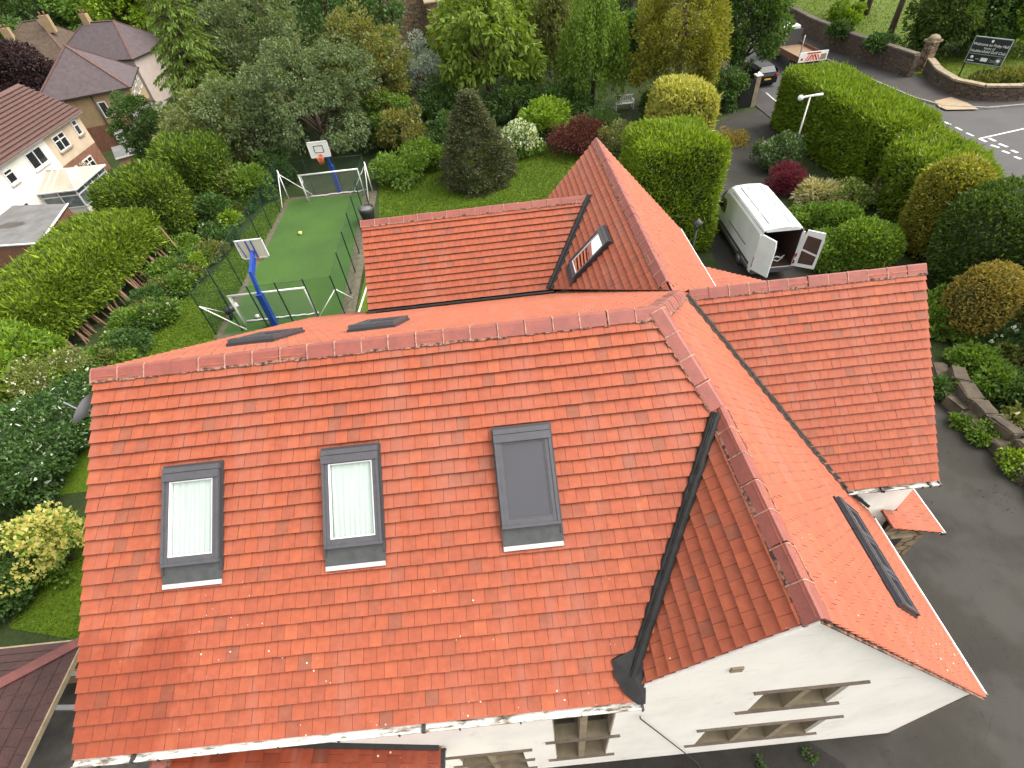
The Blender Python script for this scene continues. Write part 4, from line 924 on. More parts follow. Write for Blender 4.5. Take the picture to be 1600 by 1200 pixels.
ball_('pale yellow ball in the middle of the green turf court', 469, 364, .12, mat('yellow ball', (.70, .62, .20), rough=.5))
ball_('white football behind the net of the near goal', 402, 494, .11, MT['white_paint'])
ball_('orange basketball by the foot of the near blue post', 424, 504, .12, mat('basketball', (.45, .17, .10), rough=.6))
pc = G(573, 330, .75)
pot = thing('planter', 'round black planter pot standing at the court edge behind the tiled roof ridge', 'planter', (pc.x, pc.y, 0))
MB().lathe([(.28, .0), (.33, .05), (.45, .75), (.47, .98), (.43, 1.0), (.41, .9), (.0, .88)], n=20).build('pot', MT['black_plastic'], pot)
MB().lathe([(.40, .86), (.40, .91), (0, .92)], n=18).build('soil', MT['felt'], pot)
bl = MB(); bl.box((0, 0, .04), (.06, 5.2, .08)); o = bl.build('edging_board', MT['white_paint']); o.location = (-.42, 15.2, 0); o.rotation_euler = (0, 0, -.06); tag(o, 'long white edging board on the grass beside the court and house', 'edging board')
st = MB(); st.tube([(-.2, 0, .5), (.15, .3, .55)], .2, 10); st.tube([(-.1, 0, .0), (0, .1, .5)], .08, 8); st.tube([(.15, .3, .55), (.35, .45, .6)], .12, 10, m=1)
o = st.build('floodlight', [MT['black_plastic'], MT['white_paint']]); p = G(365, 500); o.location = (p.x, p.y, 0); tag(o, 'small black floodlight lying in the corner beside the near goal', 'floodlight')

# ------------------------------------------------------------------ van on the drive
van = thing('parked_van', 'white high roof panel van with both rear doors open, parked on the drive', 'van', (19.22, 16.15, 0), math.radians(-2))
VL, VW, VH, FZ = 5.95, 2.02, 2.62, .42      # rear at -y
def vsec(y, wd, z0, z1, top=.26, tum=.10):
    hw = wd/2
    return [(-hw, y, z0), (-hw, y, z0+.55), (-hw+.01, y, 1.25), (-hw+tum*.6, y, z1-top*1.1), (-hw+tum+.10, y, z1-top*.3), (-hw+tum+.28, y, z1), (0, y, z1+.04),
            (hw-tum-.28, y, z1), (hw-tum-.10, y, z1-top*.3), (hw-tum*.6, y, z1-top*1.1), (hw-.01, y, 1.25), (hw, y, z0+.55), (hw, y, z0)]
def loft(mb_, secs, m=0, cap0=False, cap1=False, close=False):
    n = len(secs[0]); vs = [p for s_ in secs for p in s_]; fs = []
    for i in range(len(secs)-1):
        for j in range(n if close else n-1): fs.append((i*n+j, i*n+(j+1) % n, (i+1)*n+(j+1) % n, (i+1)*n+j))
    if cap0: fs.append(tuple(range(n))[::-1])
    if cap1: fs.append(tuple((len(secs)-1)*n+j for j in range(n)))
    return mb_.add(vs, fs, m, .5, False)
b = MB(); yR, yF = -VL/2, VL/2
loft(b, [vsec(yR, VW-.03, FZ, VH-.02), vsec(yR+.06, VW, FZ, VH), vsec(yR+1.5, VW, FZ, VH+.02), vsec(1.05, VW, FZ, VH+.01), vsec(1.45, VW-.01, FZ, VH-.08, .3, .12), vsec(1.75, VW-.03, FZ, VH-.28, .34, .15)])
# cab and bonnet
loft(b, [vsec(1.75, VW-.03, FZ, VH-.28, .34, .15), vsec(2.25, VW-.05, FZ, 1.52, .2, .12), vsec(2.72, VW-.16, FZ, 1.18, .12, .1), vsec(2.86, VW-.4, FZ, .95, .1, .1)], cap1=True)
b.box((0, 0, FZ+.04), (VW-.1, VL-.3, .06))
# raised roof ribs and recessed seams
for x in (-.45, -.15, .15, .45):
    for y0, y1 in ((-2.6, -1.55), (-1.45, -.3), (-.2, 1.0)): b.box((x, (y0+y1)/2, VH+.05), (.17, y1-y0, .04))
body = b.build('body', MT['van_white'], van)
for p in body.data.polygons: p.use_smooth = False
d = MB()   # door and panel lines, side trim
for s_ in (-1, 1):
    for y in (-2.55, -.55, 1.0): pass
    d.box((s_*(VW/2+.004), -.1, .72), (.03, 5.1, .16)); d.box((s_*(VW/2-.0), 0, FZ+.08), (.03, 5.4, .16))
d.box((0, yR-.03, FZ+.08), (VW-.06, .16, .18)); d.box((0, yF+.0, FZ+.12), (VW-.3, .14, .3)); d.build('bumper_trim', MT['grey_plastic'], van)
d = MB()
for s_ in (-1, 1): d.box((s_*(VW/2-.005), -.75, 1.27), (.03, 2.3, .025)); 
d.build('door_rail', MT['black_plastic'], van)
d = MB()
for s_ in (-1, 1):
    for y in (1.0, -.35): d.bar((s_*(VW/2+.003), y, .8), (s_*(VW/2-.06), y, 2.15), .012, .012)
d.build('panel_seam', MT['grey_plastic'], van)
hw = VW/2
for s_ in (-1, 1):
    d = MB(); P_ = [(s_*(hw-.005), 1.12, 1.30), (s_*(hw-.005), 2.05, 1.30), (s_*(hw-.06), 1.78, 1.86), (s_*(hw-.085), 1.12, 1.98)]; d.prism(P_, (s_*.02, 0, 0)); d.build('side_window', MT['dark_glass'], van)
d = MB(); d.prism([(-.80, 1.82, 2.12), (.80, 1.82, 2.12), (.86, 2.22, 1.56), (-.86, 2.22, 1.56)], (0, .03, .03)); d.build('windscreen', MT['dark_glass'], van)
for s_ in (-1, 1):
    d = MB(); d.box((s_*(hw+.16), 1.95, 1.42), (.22, .10, .30)); d.box((s_*(hw+.02), 1.95, 1.36), (.2, .05, .06)); d.build('wing_mirror', MT['black_plastic'], van)
    d = MB(); d.box((s_*(hw-.07), yR-.012, 1.0), (.14, .05, .52)); tl = d.build('tail_light', MT['red_lamp'], van)
    d = MB(); d.box((s_*(hw-.07), yR-.04, 1.0), (.12, .02, .16)); d.build('lamp_lens', MT['white_paint'], tl)
    d = MB(); d.box((s_*.72, 2.78, 1.0), (.3, .12, .22)); d.build('headlight', MT['rim'], van)
    for y in (-1.55, 1.85):
        d = MB(); d.tube([(s_*(hw-.24), y, .34), (s_*(hw+.005), y, .34)], .34, 18); wv = d.build('wheel', MT['rubber'], van)
        d = MB(); d.tube([(s_*(hw-.1), y, .34), (s_*(hw+.02), y, .34)], .2, 14); d.build('rim', MT['rim'], wv)
        d = MB(); d.tube([(s_*(hw-.05), y+.41*math.cos(a), .34+.41*math.sin(a)) for a in [math.pi*i/8 for i in range(9)]], .045, 6); d.build('wheel_arch', MT['grey_plastic'], van)
d = MB()   # lined load space, open at the rear
iw = hw-.13; z1 = VH-.14
d.add([(-iw, yR+.01, .62), (iw, yR+.01, .62), (iw, .9, .62), (-iw, .9, .62)], [(0, 1, 2, 3)]); 
for s_ in (-1, 1): d.add([(s_*iw, yR+.01, .62), (s_*iw, .9, .62), (s_*(iw-.06), .9, z1), (s_*(iw-.06), yR+.01, z1)], [(0, 1, 2, 3)])
d.add([(-iw, .9, .62), (iw, .9, .62), (iw, .9, z1), (-iw, .9, z1)], [(0, 1, 2, 3)]); d.add([(-iw, yR, z1), (iw, yR, z1), (iw, .9, z1), (-iw, .9, z1)], [(0, 1, 2, 3)])
d.build('load_space', MT['ply'], van)
d = MB()
for s_ in (-1, 1): d.box((s_*(hw-.08), yR+.02, 1.45), (.13, .06, 1.75))
d.box((0, yR+.02, VH-.10), (1.5, .06, .12)); d.box((0, yR+.02, .55), (1.7, .06, .14)); d.build('rear_door_frame', MT['van_white'], van)
for s_, ang in ((-1, math.radians(-60)), (1, math.radians(150))):
    d = MB(); dw = .86; hx = s_*(hw-.05)
    R = Matrix.Rotation(ang, 3, 'Z')
    def DX(a, t, z): v = R @ Vector((a if s_ < 0 else -a, 0, 0)); n_ = R @ Vector((0, 1, 0)); return Vector((hx, yR-.02, z))+v+n_*t
    outl = [(.0, .62), (dw, .62), (dw, 2.05), (dw-.06, VH-.22), (.10, VH-.18), (.0, 2.0)]
    d.prism([DX(a, -.035, z) for a, z in outl], R @ Vector((0, .07, 0))); do = d.build('rear_door', MT['van_white'], van)
    d = MB(); d.prism([DX(a, .036, z) for a, z in [(.12, .8), (dw-.12, .8), (dw-.10, 1.25), (.12, 1.45)]], R @ Vector((0, .012, 0))); d.prism([DX(a, .036, z) for a, z in [(.12, 1.55), (dw-.10, 1.35), (dw-.12, 2.1), (.16, 2.2)]], R @ Vector((0, .012, 0))); d.build('door_lining', MT['ply'], do)
d = MB(); d.prism([(hw-.02, 1.25, .75), (hw-.02+.75, 1.75, .75), (hw+.70, 1.72, 1.3), (hw+.5, 1.6, 1.9), (hw-.05, 1.2, 1.95)], (-.03, .05, 0)); fd = d.build('cab_door', MT['van_white'], van)
d = MB(); d.prism([(hw+.08, 1.34, 1.32), (hw+.62, 1.70, 1.32), (hw+.46, 1.58, 1.82), (hw+.05, 1.31, 1.86)], (.035, -.055, 0)); d.build('door_window', MT['dark_glass'], fd)
# what lies in the van
vr = van.matrix_basis.to_3x3() if False else Matrix.Rotation(math.radians(-2), 3, 'Z')
def inv(x, y, z): return Vector((19.22, 16.15, 0))+vr @ Vector((x, y, z))
sk = MB(); sk.ball((0, 0, .2), .24, sq=(.9, .8, 1.1), n=12); sk.ball((.05, .05, .43), .13, sq=(1, .7, .6), n=10); sk.tube([(.05, .05, .40), (.07, .06, .58)], [.05, .1], 8)
o = sk.build('sack', mat('grey white sack', (.30, .29, .29), (.2, .19, .19), 8, .9, .5)); o.location = inv(.1, -1.7, .62); tag(o, 'grey white stuffed sack standing on the floor of the open van', 'sack')
bg_ = MB(); bg_.ball((0, 0, .16), .3, sq=(1.1, .8, .55), n=12); bg_.tube([(-.25, -.2, .18), (-.1, -.26, .32), (.1, -.26, .22), (.3, -.2, .3)], .03, 6, m=1); bg_.tube([(-.3, -.1, .12), (0, -.28, .06), (.28, -.15, .14)], .03, 6, m=1)
o = bg_.build('holdall', [MT['black_plastic'], MT['white_paint']]); o.location = inv(.35, -2.35, .62); tag(o, 'black tool holdall with white straps at the back edge of the van', 'bag')
bx = MB(); bx.box((0, 0, .12), (.32, .26, .24)); bx.box((0, 0, .25), (.34, .28, .03)); bx.tube([(-.1, 0, .27), (0, 0, .33), (.1, 0, .27)], .012, 6)
o = bx.build('crate', mat('green plastic crate', (.01, .09, .035), rough=.5)); o.location = inv(-.12, -2.35, .62); tag(o, 'small green plastic crate beside the holdall in the van', 'crate')

# ------------------------------------------------------------------ lamp post, lantern, bench, gate
lp = thing('lamp_post', 'slim white lamp post with a T shaped head beside the clipped hedge', 'lamp post', (25.4, 24.8, 0))
MB().tube([(0, 0, 0), (0, 0, 3.8)], [.055, .04], 8).build('pole', MT['white_plastic'], lp)
h = MB(); h.bar((-.55, -.1, 3.82), (.75, .1, 3.82), .09, .08); h.box((.45, .06, 3.8), (.6, .16, .05)); h.build('lamp_arm', MT['white_paint'], lp)
h = MB(); h.ball((-.62, -.1, 3.80), .16); h.build('lamp_globe', MT['white_paint'], lp)
lc = AY(1090, 350, 13.2)
ln = thing('garden_lantern', 'dark garden lantern with pyramid cap standing in front of the big clipped hedge', 'lantern', (lc.x, lc.y, 0))
MB().tube([(0, 0, 0), (0, 0, lc.z-.25)], .035, 8).build('pole', MT['black_plastic'], ln)
h = MB(); z_ = lc.z-.25; h.lathe([(.07, z_), (.11, z_+.03), (.13, z_+.26), (.12, z_+.27)], n=4, m=1); h.lathe([(.24, z_+.28), (.05, z_+.46), (.02, z_+.53)], n=4); h.build('lantern_head', [MT['grey_plastic'], MT['dark_glass']], ln)
def wood_bench(x, y, rz, label):
    b = thing('garden_bench', label, 'bench', (x, y, 0), rz); P_ = MT['white_plastic']
    m_ = MB()
    for i in range(4): m_.box((0, -.22+i*.12, .44), (1.5, .09, .03))
    m_.build('seat', P_, b); m_ = MB()
    for i in range(9): m_.box((-.6+i*.15, .28, .68), (.06, .025, .38))
    m_.box((0, .28, .90), (1.5, .04, .08)); m_.box((0, .28, .5), (1.5, .04, .05)); m_.build('backrest', P_, b)
    for sx in (-.68, .68):
        for sy in (-.24, .28): m_ = MB(); m_.box((sx, sy, .32), (.06, .06, .64)); m_.build('leg', P_, b)
        m_ = MB(); m_.box((sx, 0, .65), (.07, .6, .04)); m_.build('armrest', P_, b)
bp = G(975, 170); wood_bench(bp.x, bp.y, 0, 'white slatted garden bench in the shade under the trees')
gp = G(1174, 166)
gpo = thing('gate_post', 'square sandstone gate post with white cap and black gate at the top of the drive', 'gate post', (gp.x, gp.y, 0), .1)
h = MB(); h.box((0, 0, 1.05), (.36, .36, 2.1)); h.build('pillar', MT['stone'], gpo); h = MB(); h.box((0, 0, 2.14), (.5, .5, .08)); h.lathe([(.24, 2.18), (.05, 2.34)], n=4); h.build('cap', MT['white_plastic'], gpo)
h = MB(); h.box((-.72, -.1, .95), (1.0, .06, 1.75)); [h.box((-1.15+i*.14, -.14, .97), (.09, .05, 1.9)) for i in range(8)]; h.build('gate', MT['black_plastic'], gpo)

# ------------------------------------------------------------------ road: truck, car, walls, sign
tr = G(1252, 112); tr = Vector((34.2, 44.0, 0))
truck = thing('flatbed_truck', 'flatbed tipper truck with orange chevron tailboard stopped on the road', 'truck', (34.0, 40.6, 0), math.radians(2)); truck.scale = (1.15, 1.1, 1.15)
h = MB(); h.box((0, 2.0, .92), (2.05, 4.0, .10)); h.build('bed_floor', MT['wood'], truck)
for s_ in (-1, 1):
    h = MB(); h.box((s_*1.03, 2.0, 1.0), (.05, 4.0, .34)); h.box((s_*1.06, 2.0, .84), (.03, 4.0, .06)); h.build('dropside', MT['brick'], truck)
    h = MB(); h.box((s_*1.0, .04, .62), (.2, .08, .14)); h.build('tail_light', MT['red_lamp'], truck)
    for y in (1.0, 5.4): h = MB(); h.tube([(s_*.7, y, .38), (s_*1.0, y, .38)], .38, 16); wv = h.build('wheel', MT['rubber'], truck); h = MB(); h.tube([(s_*.9, y, .38), (s_*1.01, y, .38)], .2, 12); h.build('rim', MT['rim'], wv)
h = MB(); h.box((0, 0, 1.12), (2.08, .05, .62)); tb = h.build('tailboard', MT['white_plastic'], truck)
h = MB()
for k, (x0, x1) in enumerate(((-.62, -.02), (.58, -.02))):
    for j in range(3):
        dx = .0; z0 = .86+j*.0; a = x0+(.2*j if k == 0 else -.2*j)
        h.prism([(a, -.028, .86), (a+(.12 if k == 0 else -.12), -.028, .86), ((a+(.12 if k == 0 else -.12))+(.24 if k == 0 else -.24), -.028, 1.25), (a+(.24 if k == 0 else -.24), -.028, 1.25)], (0, -.006, 0), m=1 if j != 1 else 2)
h.box((0, -.03, 1.34), (1.0, .012, .08), m=2); h.box((.75, -.03, 1.05), (.4, .012, .36), m=3); h.box((-.8, -.03, 1.0), (.16, .012, .14), m=2)
h.build('chevron_panel', [MT['yellow'], MT['orange_hi'], MT['red_hi'], MT['stone']], tb)
h = MB(); h.box((0, .2, .55), (2.0, .12, .2)); h.box((0, 2.5, .6), (.9, 5.5, .16)); h.box((0, .1, .5), (.5, .13, .12), m=1); h.build('chassis', [MT['grey_plastic'], MT['yellow']], truck)
h = MB(); h.box((0, 4.05, 1.45), (2.0, .06, 1.1)); h.build('headboard', MT['grey_plastic'], truck)
h = MB(); h.tube([(-1.0, .05, .9), (-1.0, .05, 2.5)], .035, 6); h.tube([(-1.0, 4.05, .9), (-1.0, 4.05, 2.3)], .035, 6); h.build('rack_post', MT['rim'], truck)
h = MB(); loft(h, [[(-.98, y, .55), (-.98, y, 1.3), (-.86, y, zt), (.86, y, zt), (.98, y, 1.3), (.98, y, .55)] for y, zt in ((4.25, 2.15), (5.3, 2.2), (5.8, 2.05), (6.15, 1.4))], 0, True, True); cabo = h.build('cab', MT['white_plastic'], truck)
h = MB(); h.box((0, 4.235, 1.75), (1.5, .02, .45)); [h.box((s_*.95, 5.1, 1.62), (.1, 1.0, .46)) for s_ in (-1, 1)]; h.prism([(-.8, 5.84, 2.0), (.8, 5.84, 2.0), (.88, 6.12, 1.45), (-.88, 6.12, 1.45)], (0, .04, .02)); h.build('cab_window', MT['dark_glass'], cabo)
cp_ = G(1196, 137)
car = thing('parked_car', 'black car with yellow number plate waiting by the gate post on the road', 'car', (cp_.x, cp_.y, 0), math.radians(3))
def csec(y, w0, z0, z1, w1): return [(-w0/2, y, z0), (-w0/2-.01, y, z0+.3), (-w1/2, y, z1), (w1/2, y, z1), (w0/2+.01, y, z0+.3), (w0/2, y, z0)]
h = MB(); loft(h, [csec(0, 1.6, .3, .82, 1.5), csec(.12, 1.72, .28, 1.0, 1.62), csec(2.6, 1.76, .28, .98, 1.66), csec(3.6, 1.74, .28, .9, 1.6), csec(4.15, 1.5, .3, .7, 1.3)], 0, True, True)
loft(h, [csec(.15, 1.6, .9, 1.0, 1.5), csec(.55, 1.56, .9, 1.42, 1.2), csec(2.0, 1.56, .9, 1.46, 1.22), csec(2.95, 1.6, .9, .98, 1.5)], 0, True, True); h.build('body', MT['black_paint'], car)
h = MB(); h.prism([(-.66, .2, 1.03), (.66, .2, 1.03), (.56, .5, 1.38), (-.56, .5, 1.38)], (0, -.05, .03)); h.build('rear_window', MT['dark_glass'], car)
h = MB(); h.box((0, -.02, .62), (.52, .03, .11)); h.build('number_plate', MT['yellow'], car)
for s_ in (-1, 1):
    h = MB(); h.box((s_*.72, .02, .85), (.2, .1, .2)); h.build('tail_light', MT['red_lamp'], car)
    for y in (.75, 3.35): h = MB(); h.tube([(s_*.66, y, .31), (s_*.89, y, .31)], .31, 14); wv = h.build('wheel', MT['rubber'], car); h = MB(); h.tube([(s_*.84, y, .31), (s_*.9, y, .31)], .19, 12); h.build('rim', MT['rim'], wv)
def stone_wall(pts, h0, wd, label, name='stone_wall', cop=True):
    c = thing(name, label, 'wall', (*pts[0], 0)); m_ = MB(); k = MB(); rng = random.Random(5)
    for a, b in zip(pts, pts[1:]):
        d_ = Vector((b[0]-a[0], b[1]-a[1], 0)); L = d_.length; n_ = max(1, int(L/.55)); d_.normalize()
        m_.bar((a[0]-pts[0][0], a[1]-pts[0][1], h0/2-.1), (b[0]-pts[0][0]+d_.x*wd*.3, b[1]-pts[0][1]+d_.y*wd*.3, h0/2-.1), wd, h0+.2)
        if cop:
            for i in range(n_):
                p = Vector((a[0]-pts[0][0], a[1]-pts[0][1], h0+.06+rng.uniform(-.01, .01)))+d_*(L*(i+.5)/n_); k.box(p, (L/n_-.02, wd+.08, .12), math.atan2(d_.y, d_.x)+rng.uniform(-.02, .02))
    m_.build('masonry', MT['rubble'], c)
    if cop: k.build('coping', MT['stone'] if cop == 'light' else MT['stone_dark'], c)
    return c
w1 = [G(1225, 38)[:2], G(1262, 60)[:2], G(1330, 90)[:2], G(1418, 122)[:2]]
stone_wall([tuple(p) for p in w1], 1.6, .45, 'long dark rubble stone wall along the far pavement by the golf course')
w2 = [(41.9, 37.6), (40.9, 35), (40.6, 32.6), (41.4, 30.9), (43.4, 30.2), (48, 30.0), (60, 29.2)]
stone_wall(w2, .95, .42, 'low curved stone wall with pale coping below the dark green welcome sign', cop='light')
pp = thing('gate_pillar', 'square stone pillar with pointed cap at the end of the long rubble wall', 'pillar', (42.1, 38.4, 0), .3)
MB().box((0, 0, 1.0), (.7, .7, 2.0)).build('shaft', MT['ashlar'], pp); MB().box((0, 0, 2.07), (.9, .9, .14)).lathe([(.5, 2.14), (.3, 2.4), (.02, 2.5)], n=8).build('cap', MT['stone'], pp)
# welcome sign: plane through the four photographed corners
ZB_ = 1.25
BL, BR = G(1507, 96, ZB_), G(1563, 104, ZB_)
sx_ = (BR-BL); sw = sx_.length; sx_.normalize(); sh = 1.62
sg = thing('welcome_sign', 'dark green welcome sign with white lettering on posts behind the curved wall', 'sign', ((BL.x+BR.x)/2, (BL.y+BR.y)/2, 0), math.atan2(sx_.y, sx_.x))
h = MB(); h.box((0, 0, ZB_+sh/2), (sw, .06, sh)); pan = h.build('panel', MT['sign_green'], sg)
h = MB()
for s_ in (-1, 1): h.box((s_*(sw/2-.0), 0, ZB_+sh/2), (.05, .09, sh+.05))
for zz in (0, sh): h.box((0, 0, ZB_+zz), (sw, .09, .05))
h.box((0, -.035, ZB_+sh*.36), (sw-.06, .02, .035)); h.box((sw*.13, -.035, ZB_+sh*.17), (.02, .02, .28)); h.build('border', MT['sign_grey'], pan)
for s_ in (-1, 1): h = MB(); h.box((s_*(sw/2-.06), .06, (ZB_+sh)/2), (.09, .07, ZB_+sh)); h.build('post', MT['green_metal'], sg)
def text(s_, size, x, z, parent, m='sign_white', y=-.034, name='lettering'):
    c = bpy.data.curves.new(name, 'FONT'); c.body = s_; c.size = size; c.align_x = 'CENTER'; c.align_y = 'CENTER'; c.extrude = .003
    o = bpy.data.objects.new(name, c); dg = bpy.context.evaluated_depsgraph_get(); me = bpy.data.meshes.new_from_object(o.evaluated_get(dg)) if False else None
    COL.objects.link(o); bpy.context.view_layer.update(); me = bpy.data.meshes.new_from_object(o.evaluated_get(bpy.context.evaluated_depsgraph_get())); bpy.data.objects.remove(o)
    o = link(name, me, parent, [MT[m]] if not me.materials else ()); 
    if me.materials: me.materials[0] = MT[m]
    o.location = (x, y, z); o.rotation_euler = (math.pi/2, 0, 0); return o
text('Welcome to Fixby Hall', .235, 0, ZB_+sh*.73, pan); text('home of', .2, 0, ZB_+sh*.60, pan); text('Huddersfield Golf Club', .235, 0, ZB_+sh*.47, pan)
h = MB(); yy = -.036
h.prism([(-.07, yy, ZB_+sh*.93), (.07, yy, ZB_+sh*.93), (.07, yy, ZB_+sh*.86), (0, yy, ZB_+sh*.82), (-.07, yy, ZB_+sh*.86)], (0, -.006, 0))
h.tube([(-sw*.36, -.03, ZB_+sh*.22), (-sw*.36, -.042, ZB_+sh*.22)], .10, 14); h.box((-sw*.36, yy, ZB_+sh*.09), (.42, .012, .05)); h.box((-.02, yy, ZB_+sh*.17), (.42, .012, .22))
h.tube([(sw*.37, -.03, ZB_+sh*.17), (sw*.37, -.046, ZB_+sh*.17)], .12, 14); h.tube([(sw*.37+.2*math.cos(a), -.036, ZB_+sh*.17+.2*math.sin(a)) for a in [2*math.pi*i/18 for i in range(19)]], .018, 5, m=1)
h.box((-sw*.19, yy, ZB_+sh*.17), (.25, .012, .06), m=1); h.box((sw*.23, yy, ZB_+sh*.17), (.3, .012, .05), m=1); h.box((sw*.23, yy, ZB_+sh*.11), (.3, .012, .04), m=1); h.build('emblem', [MT['sign_white'], MT['sign_grey']], pan)
text('100', .15, -.02, ZB_+sh*.17, pan, 'sign_green', -.046) if False else None
# boulder edging along the drive
bw = thing('retaining_wall', 'low retaining wall of large brown boulders along the right edge of the drive', 'wall', (21.9, 4, 0)); m_ = MB(); rng = np.random.default_rng(4)
pth = [G(1450, 575), G(1475, 628), G(1500, 655), G(1540, 690), G(1572, 725), G(1605, 765), G(1650, 830)]
for a, b in zip(pth, pth[1:]):
    L = (b-a).length; n_ = max(1, round(L/.95))
    for i in range(n_):
        c = a.lerp(b, (i+.5)/n_); d_ = (b-a).normalized(); s_ = Vector((d_.y, -d_.x, 0)); s_ = s_ if s_.x > 0 else -s_
        for lay in range(2):
            o_ = c+s_*(.12+.36*lay+rng.uniform(-.05, .05))+d_*(rng.uniform(-.1, .1)+.4*lay); sz = Vector((L/n_*rng.uniform(.86, 1.0), .52, .50+.05*lay))
            bm = bmesh.new(); bmesh.ops.create_cube(bm, size=1); bmesh.ops.bevel(bm, geom=bm.edges[:], offset=.09, segments=2, affect='EDGES')
            R = Matrix.Rotation(math.atan2(d_.y, d_.x)+rng.uniform(-.15, .15), 3, 'Z') @ Matrix.Rotation(rng.uniform(-.12, .12), 3, 'X')
            vs = [R @ Vector((v.co.x*sz.x, v.co.y*sz.y, v.co.z*sz.z))+o_-Vector((21.9, 4, 0))+Vector((0, 0, .12+.27*lay))+Vector(rng.normal(0, .022, 3)) for v in bm.verts]
            m_.add(vs, [[v.index for v in f.verts] for f in bm.faces], 0, None, False); bm.free()
m_.build('boulder_course', MT['boulder'], bw)

# ------------------------------------------------------------------ summerhouse lower left
gz = thing('summerhouse', 'garden summerhouse with dark red shingle hip roof and pale timber posts beside the house', 'summerhouse', (-6.55, -3.35, 0))
a = 2.02; ze, za = 2.3, 3.38
def hip(mb_, zo=0, m=0): mb_.add([(-a, -a, ze+zo), (a, -a, ze+zo), (a, a, ze+zo), (-a, a, ze+zo), (0, 0, za+zo)], [(0, 1, 4), (1, 2, 4), (2, 3, 4), (3, 0, 4)], m)
h = MB(); nC = 9
for k in range(4):   # shingle courses on each face
    R = Matrix.Rotation(k*math.pi/2, 3, 'Z')
    for i in range(nC):
        t0, t1 = i/nC, (i+1)/nC; w0, w1 = a*(1-t0), a*(1-t1)+.02; z0, z1 = ze+(za-ze)*t0, ze+(za-ze)*t1; nn = max(1, int(w0*2/.33)); off = (i % 2)*.5
        for j in range(-1, nn+1):
            s0, s1 = max(0, (j+off)/nn), min(1, (j+1+off)/nn)
            if s1-s0 < .02: continue
            g_ = .004
            h.add([R @ Vector(p) for p in [(-w0+2*w0*s0+g_, -w0, z0+.02), (-w0+2*w0*s1-g_, -w0, z0+.02), (-w1+2*w1*s1-g_, -w1, z1+.004), (-w1+2*w1*s0+g_, -w1, z1+.004)]], [(0, 1, 2, 3)])
hip(h, -.006); h.build('roof', MT['shingle'], gz)
h = MB()
for sx in (-1, 1):
    for sy in (-1, 1): h.bar((sx*a, sy*a, ze+.035), (0, 0, za+.035), .26, .03)
h.build('hip_strip', MT['shingle_ridge'], gz)
h = MB()
for k in range(4): R = Matrix.Rotation(k*math.pi/2, 3, 'Z'); h.bar(R @ Vector((-a, -a-.01, ze-.03)), R @ Vector((a, -a-.01, ze-.03)), .04, .12)
h.build('fascia', MT['stone'], gz)
for sx in (-1, 1):
    for sy in (-1, 1): h = MB(); h.box((sx*1.8, sy*1.8, ze/2), (.12, .12, ze)); h.build('post', MT['stone'], gz)
for sy in (-1, 1): h = MB(); h.box((0, sy*1.8, .5), (3.4, .05, 1.0)); h.build('panel', MT['wood'], gz)
h = MB(); h.box((0, 0, .06), (3.9, 3.9, .12)); h.build('deck', MT['paving'], gz)
for k, (y0, z0) in enumerate(((-2.05, 2.15), (-2.75, 2.15))):
    h = MB(); h.bar((-4.55, y0, z0), (.1, y0-.35, z0), .10, .12); o = h.build('timber_beam', MT['felt']); tag(o, ['grey timber beam between summerhouse and house, the farther of two', 'grey timber beam between summerhouse and house, the nearer of two'][k], 'beam', 'beams beside the summerhouse')
h = MB(); h.box((0, 0, .35), (1.4, .7, .06)); [h.box((sx*.62, sy*.28, .17), (.07, .07, .34)) for sx in (-1, 1) for sy in (-1, 1)]; h.box((0, .05, .42), (1.2, .5, .08), m=1)
o = h.build('patio_table', [MT['wood'], MT['felt']]); o.location = (-2.2, -4.6, 0); o.rotation_euler = (0, 0, .9); tag(o, 'low grey timber patio table between summerhouse and house', 'table')

# ------------------------------------------------------------------ neighbours on the left
def upvc(parent, c, wd, ht, ax, nrm_, panes=2, top=.3, sill='stone'):
    """white framed window centred at c, along ax, facing nrm_ (local coordinates)"""
    c, ax, n_ = Vector(c), Vector(ax).normalized(), Vector(nrm_).normalized(); z = Vector((0, 0, 1)); R = Matrix((ax, n_, z)).transposed(); m_ = MB(); f = .09
    def B(x, zz, sx, sz, y=.03, sy=.08, m=0): m_.box(c+ax*x+z*zz+n_*y, (sx, sy, sz), mat=R, m=m)
    B(0, ht/2-f/2, wd, f); B(0, -ht/2+f/2, wd, f); B(-wd/2+f/2, 0, f, ht-2*f); B(wd/2-f/2, 0, f, ht-2*f)
    for i in range(1, panes): B(-wd/2+wd*i/panes, 0, f, ht-2*f)
    if top: B(0, ht/2-ht*top, wd-2*f, .07, .032)
    o = m_.build('window', MT['white_paint'], parent)
    m_ = MB(); B(0, 0, wd-.1, ht-.1, .01, .03); m_.build('pane', MT['dark_glass'], o)
    if sill: m_ = MB(); B(0, -ht/2-.06, wd+.2, .1, .07, .2); m_.build('sill', MT[sill], o)
    return o
Z0 = -3.5
n1 = thing('neighbour_house', 'pair of cream and white rendered houses with brown tiled roof at the left edge', 'house', (-31.2, 42, Z0))
ez = 5.3; yb, yf = 5.75, -12
h = MB(); h.box((-3.5, (yb+.0)/2, 3.9), (7.0, yb, 2.8)); h.build('wall', MT['cream'], n1)
h = MB(); h.box((-3.52, yb/2, 1.25), (7.0, yb, 2.5)); h.build('brick_base', MT['brick'], n1)
h = MB(); h.box((-3.49, yf/2-.01, 2.65), (7.0, -yf, 5.3)); h.build('wall', MT['white_render'], n1)
h = MB(); rh = 2.6
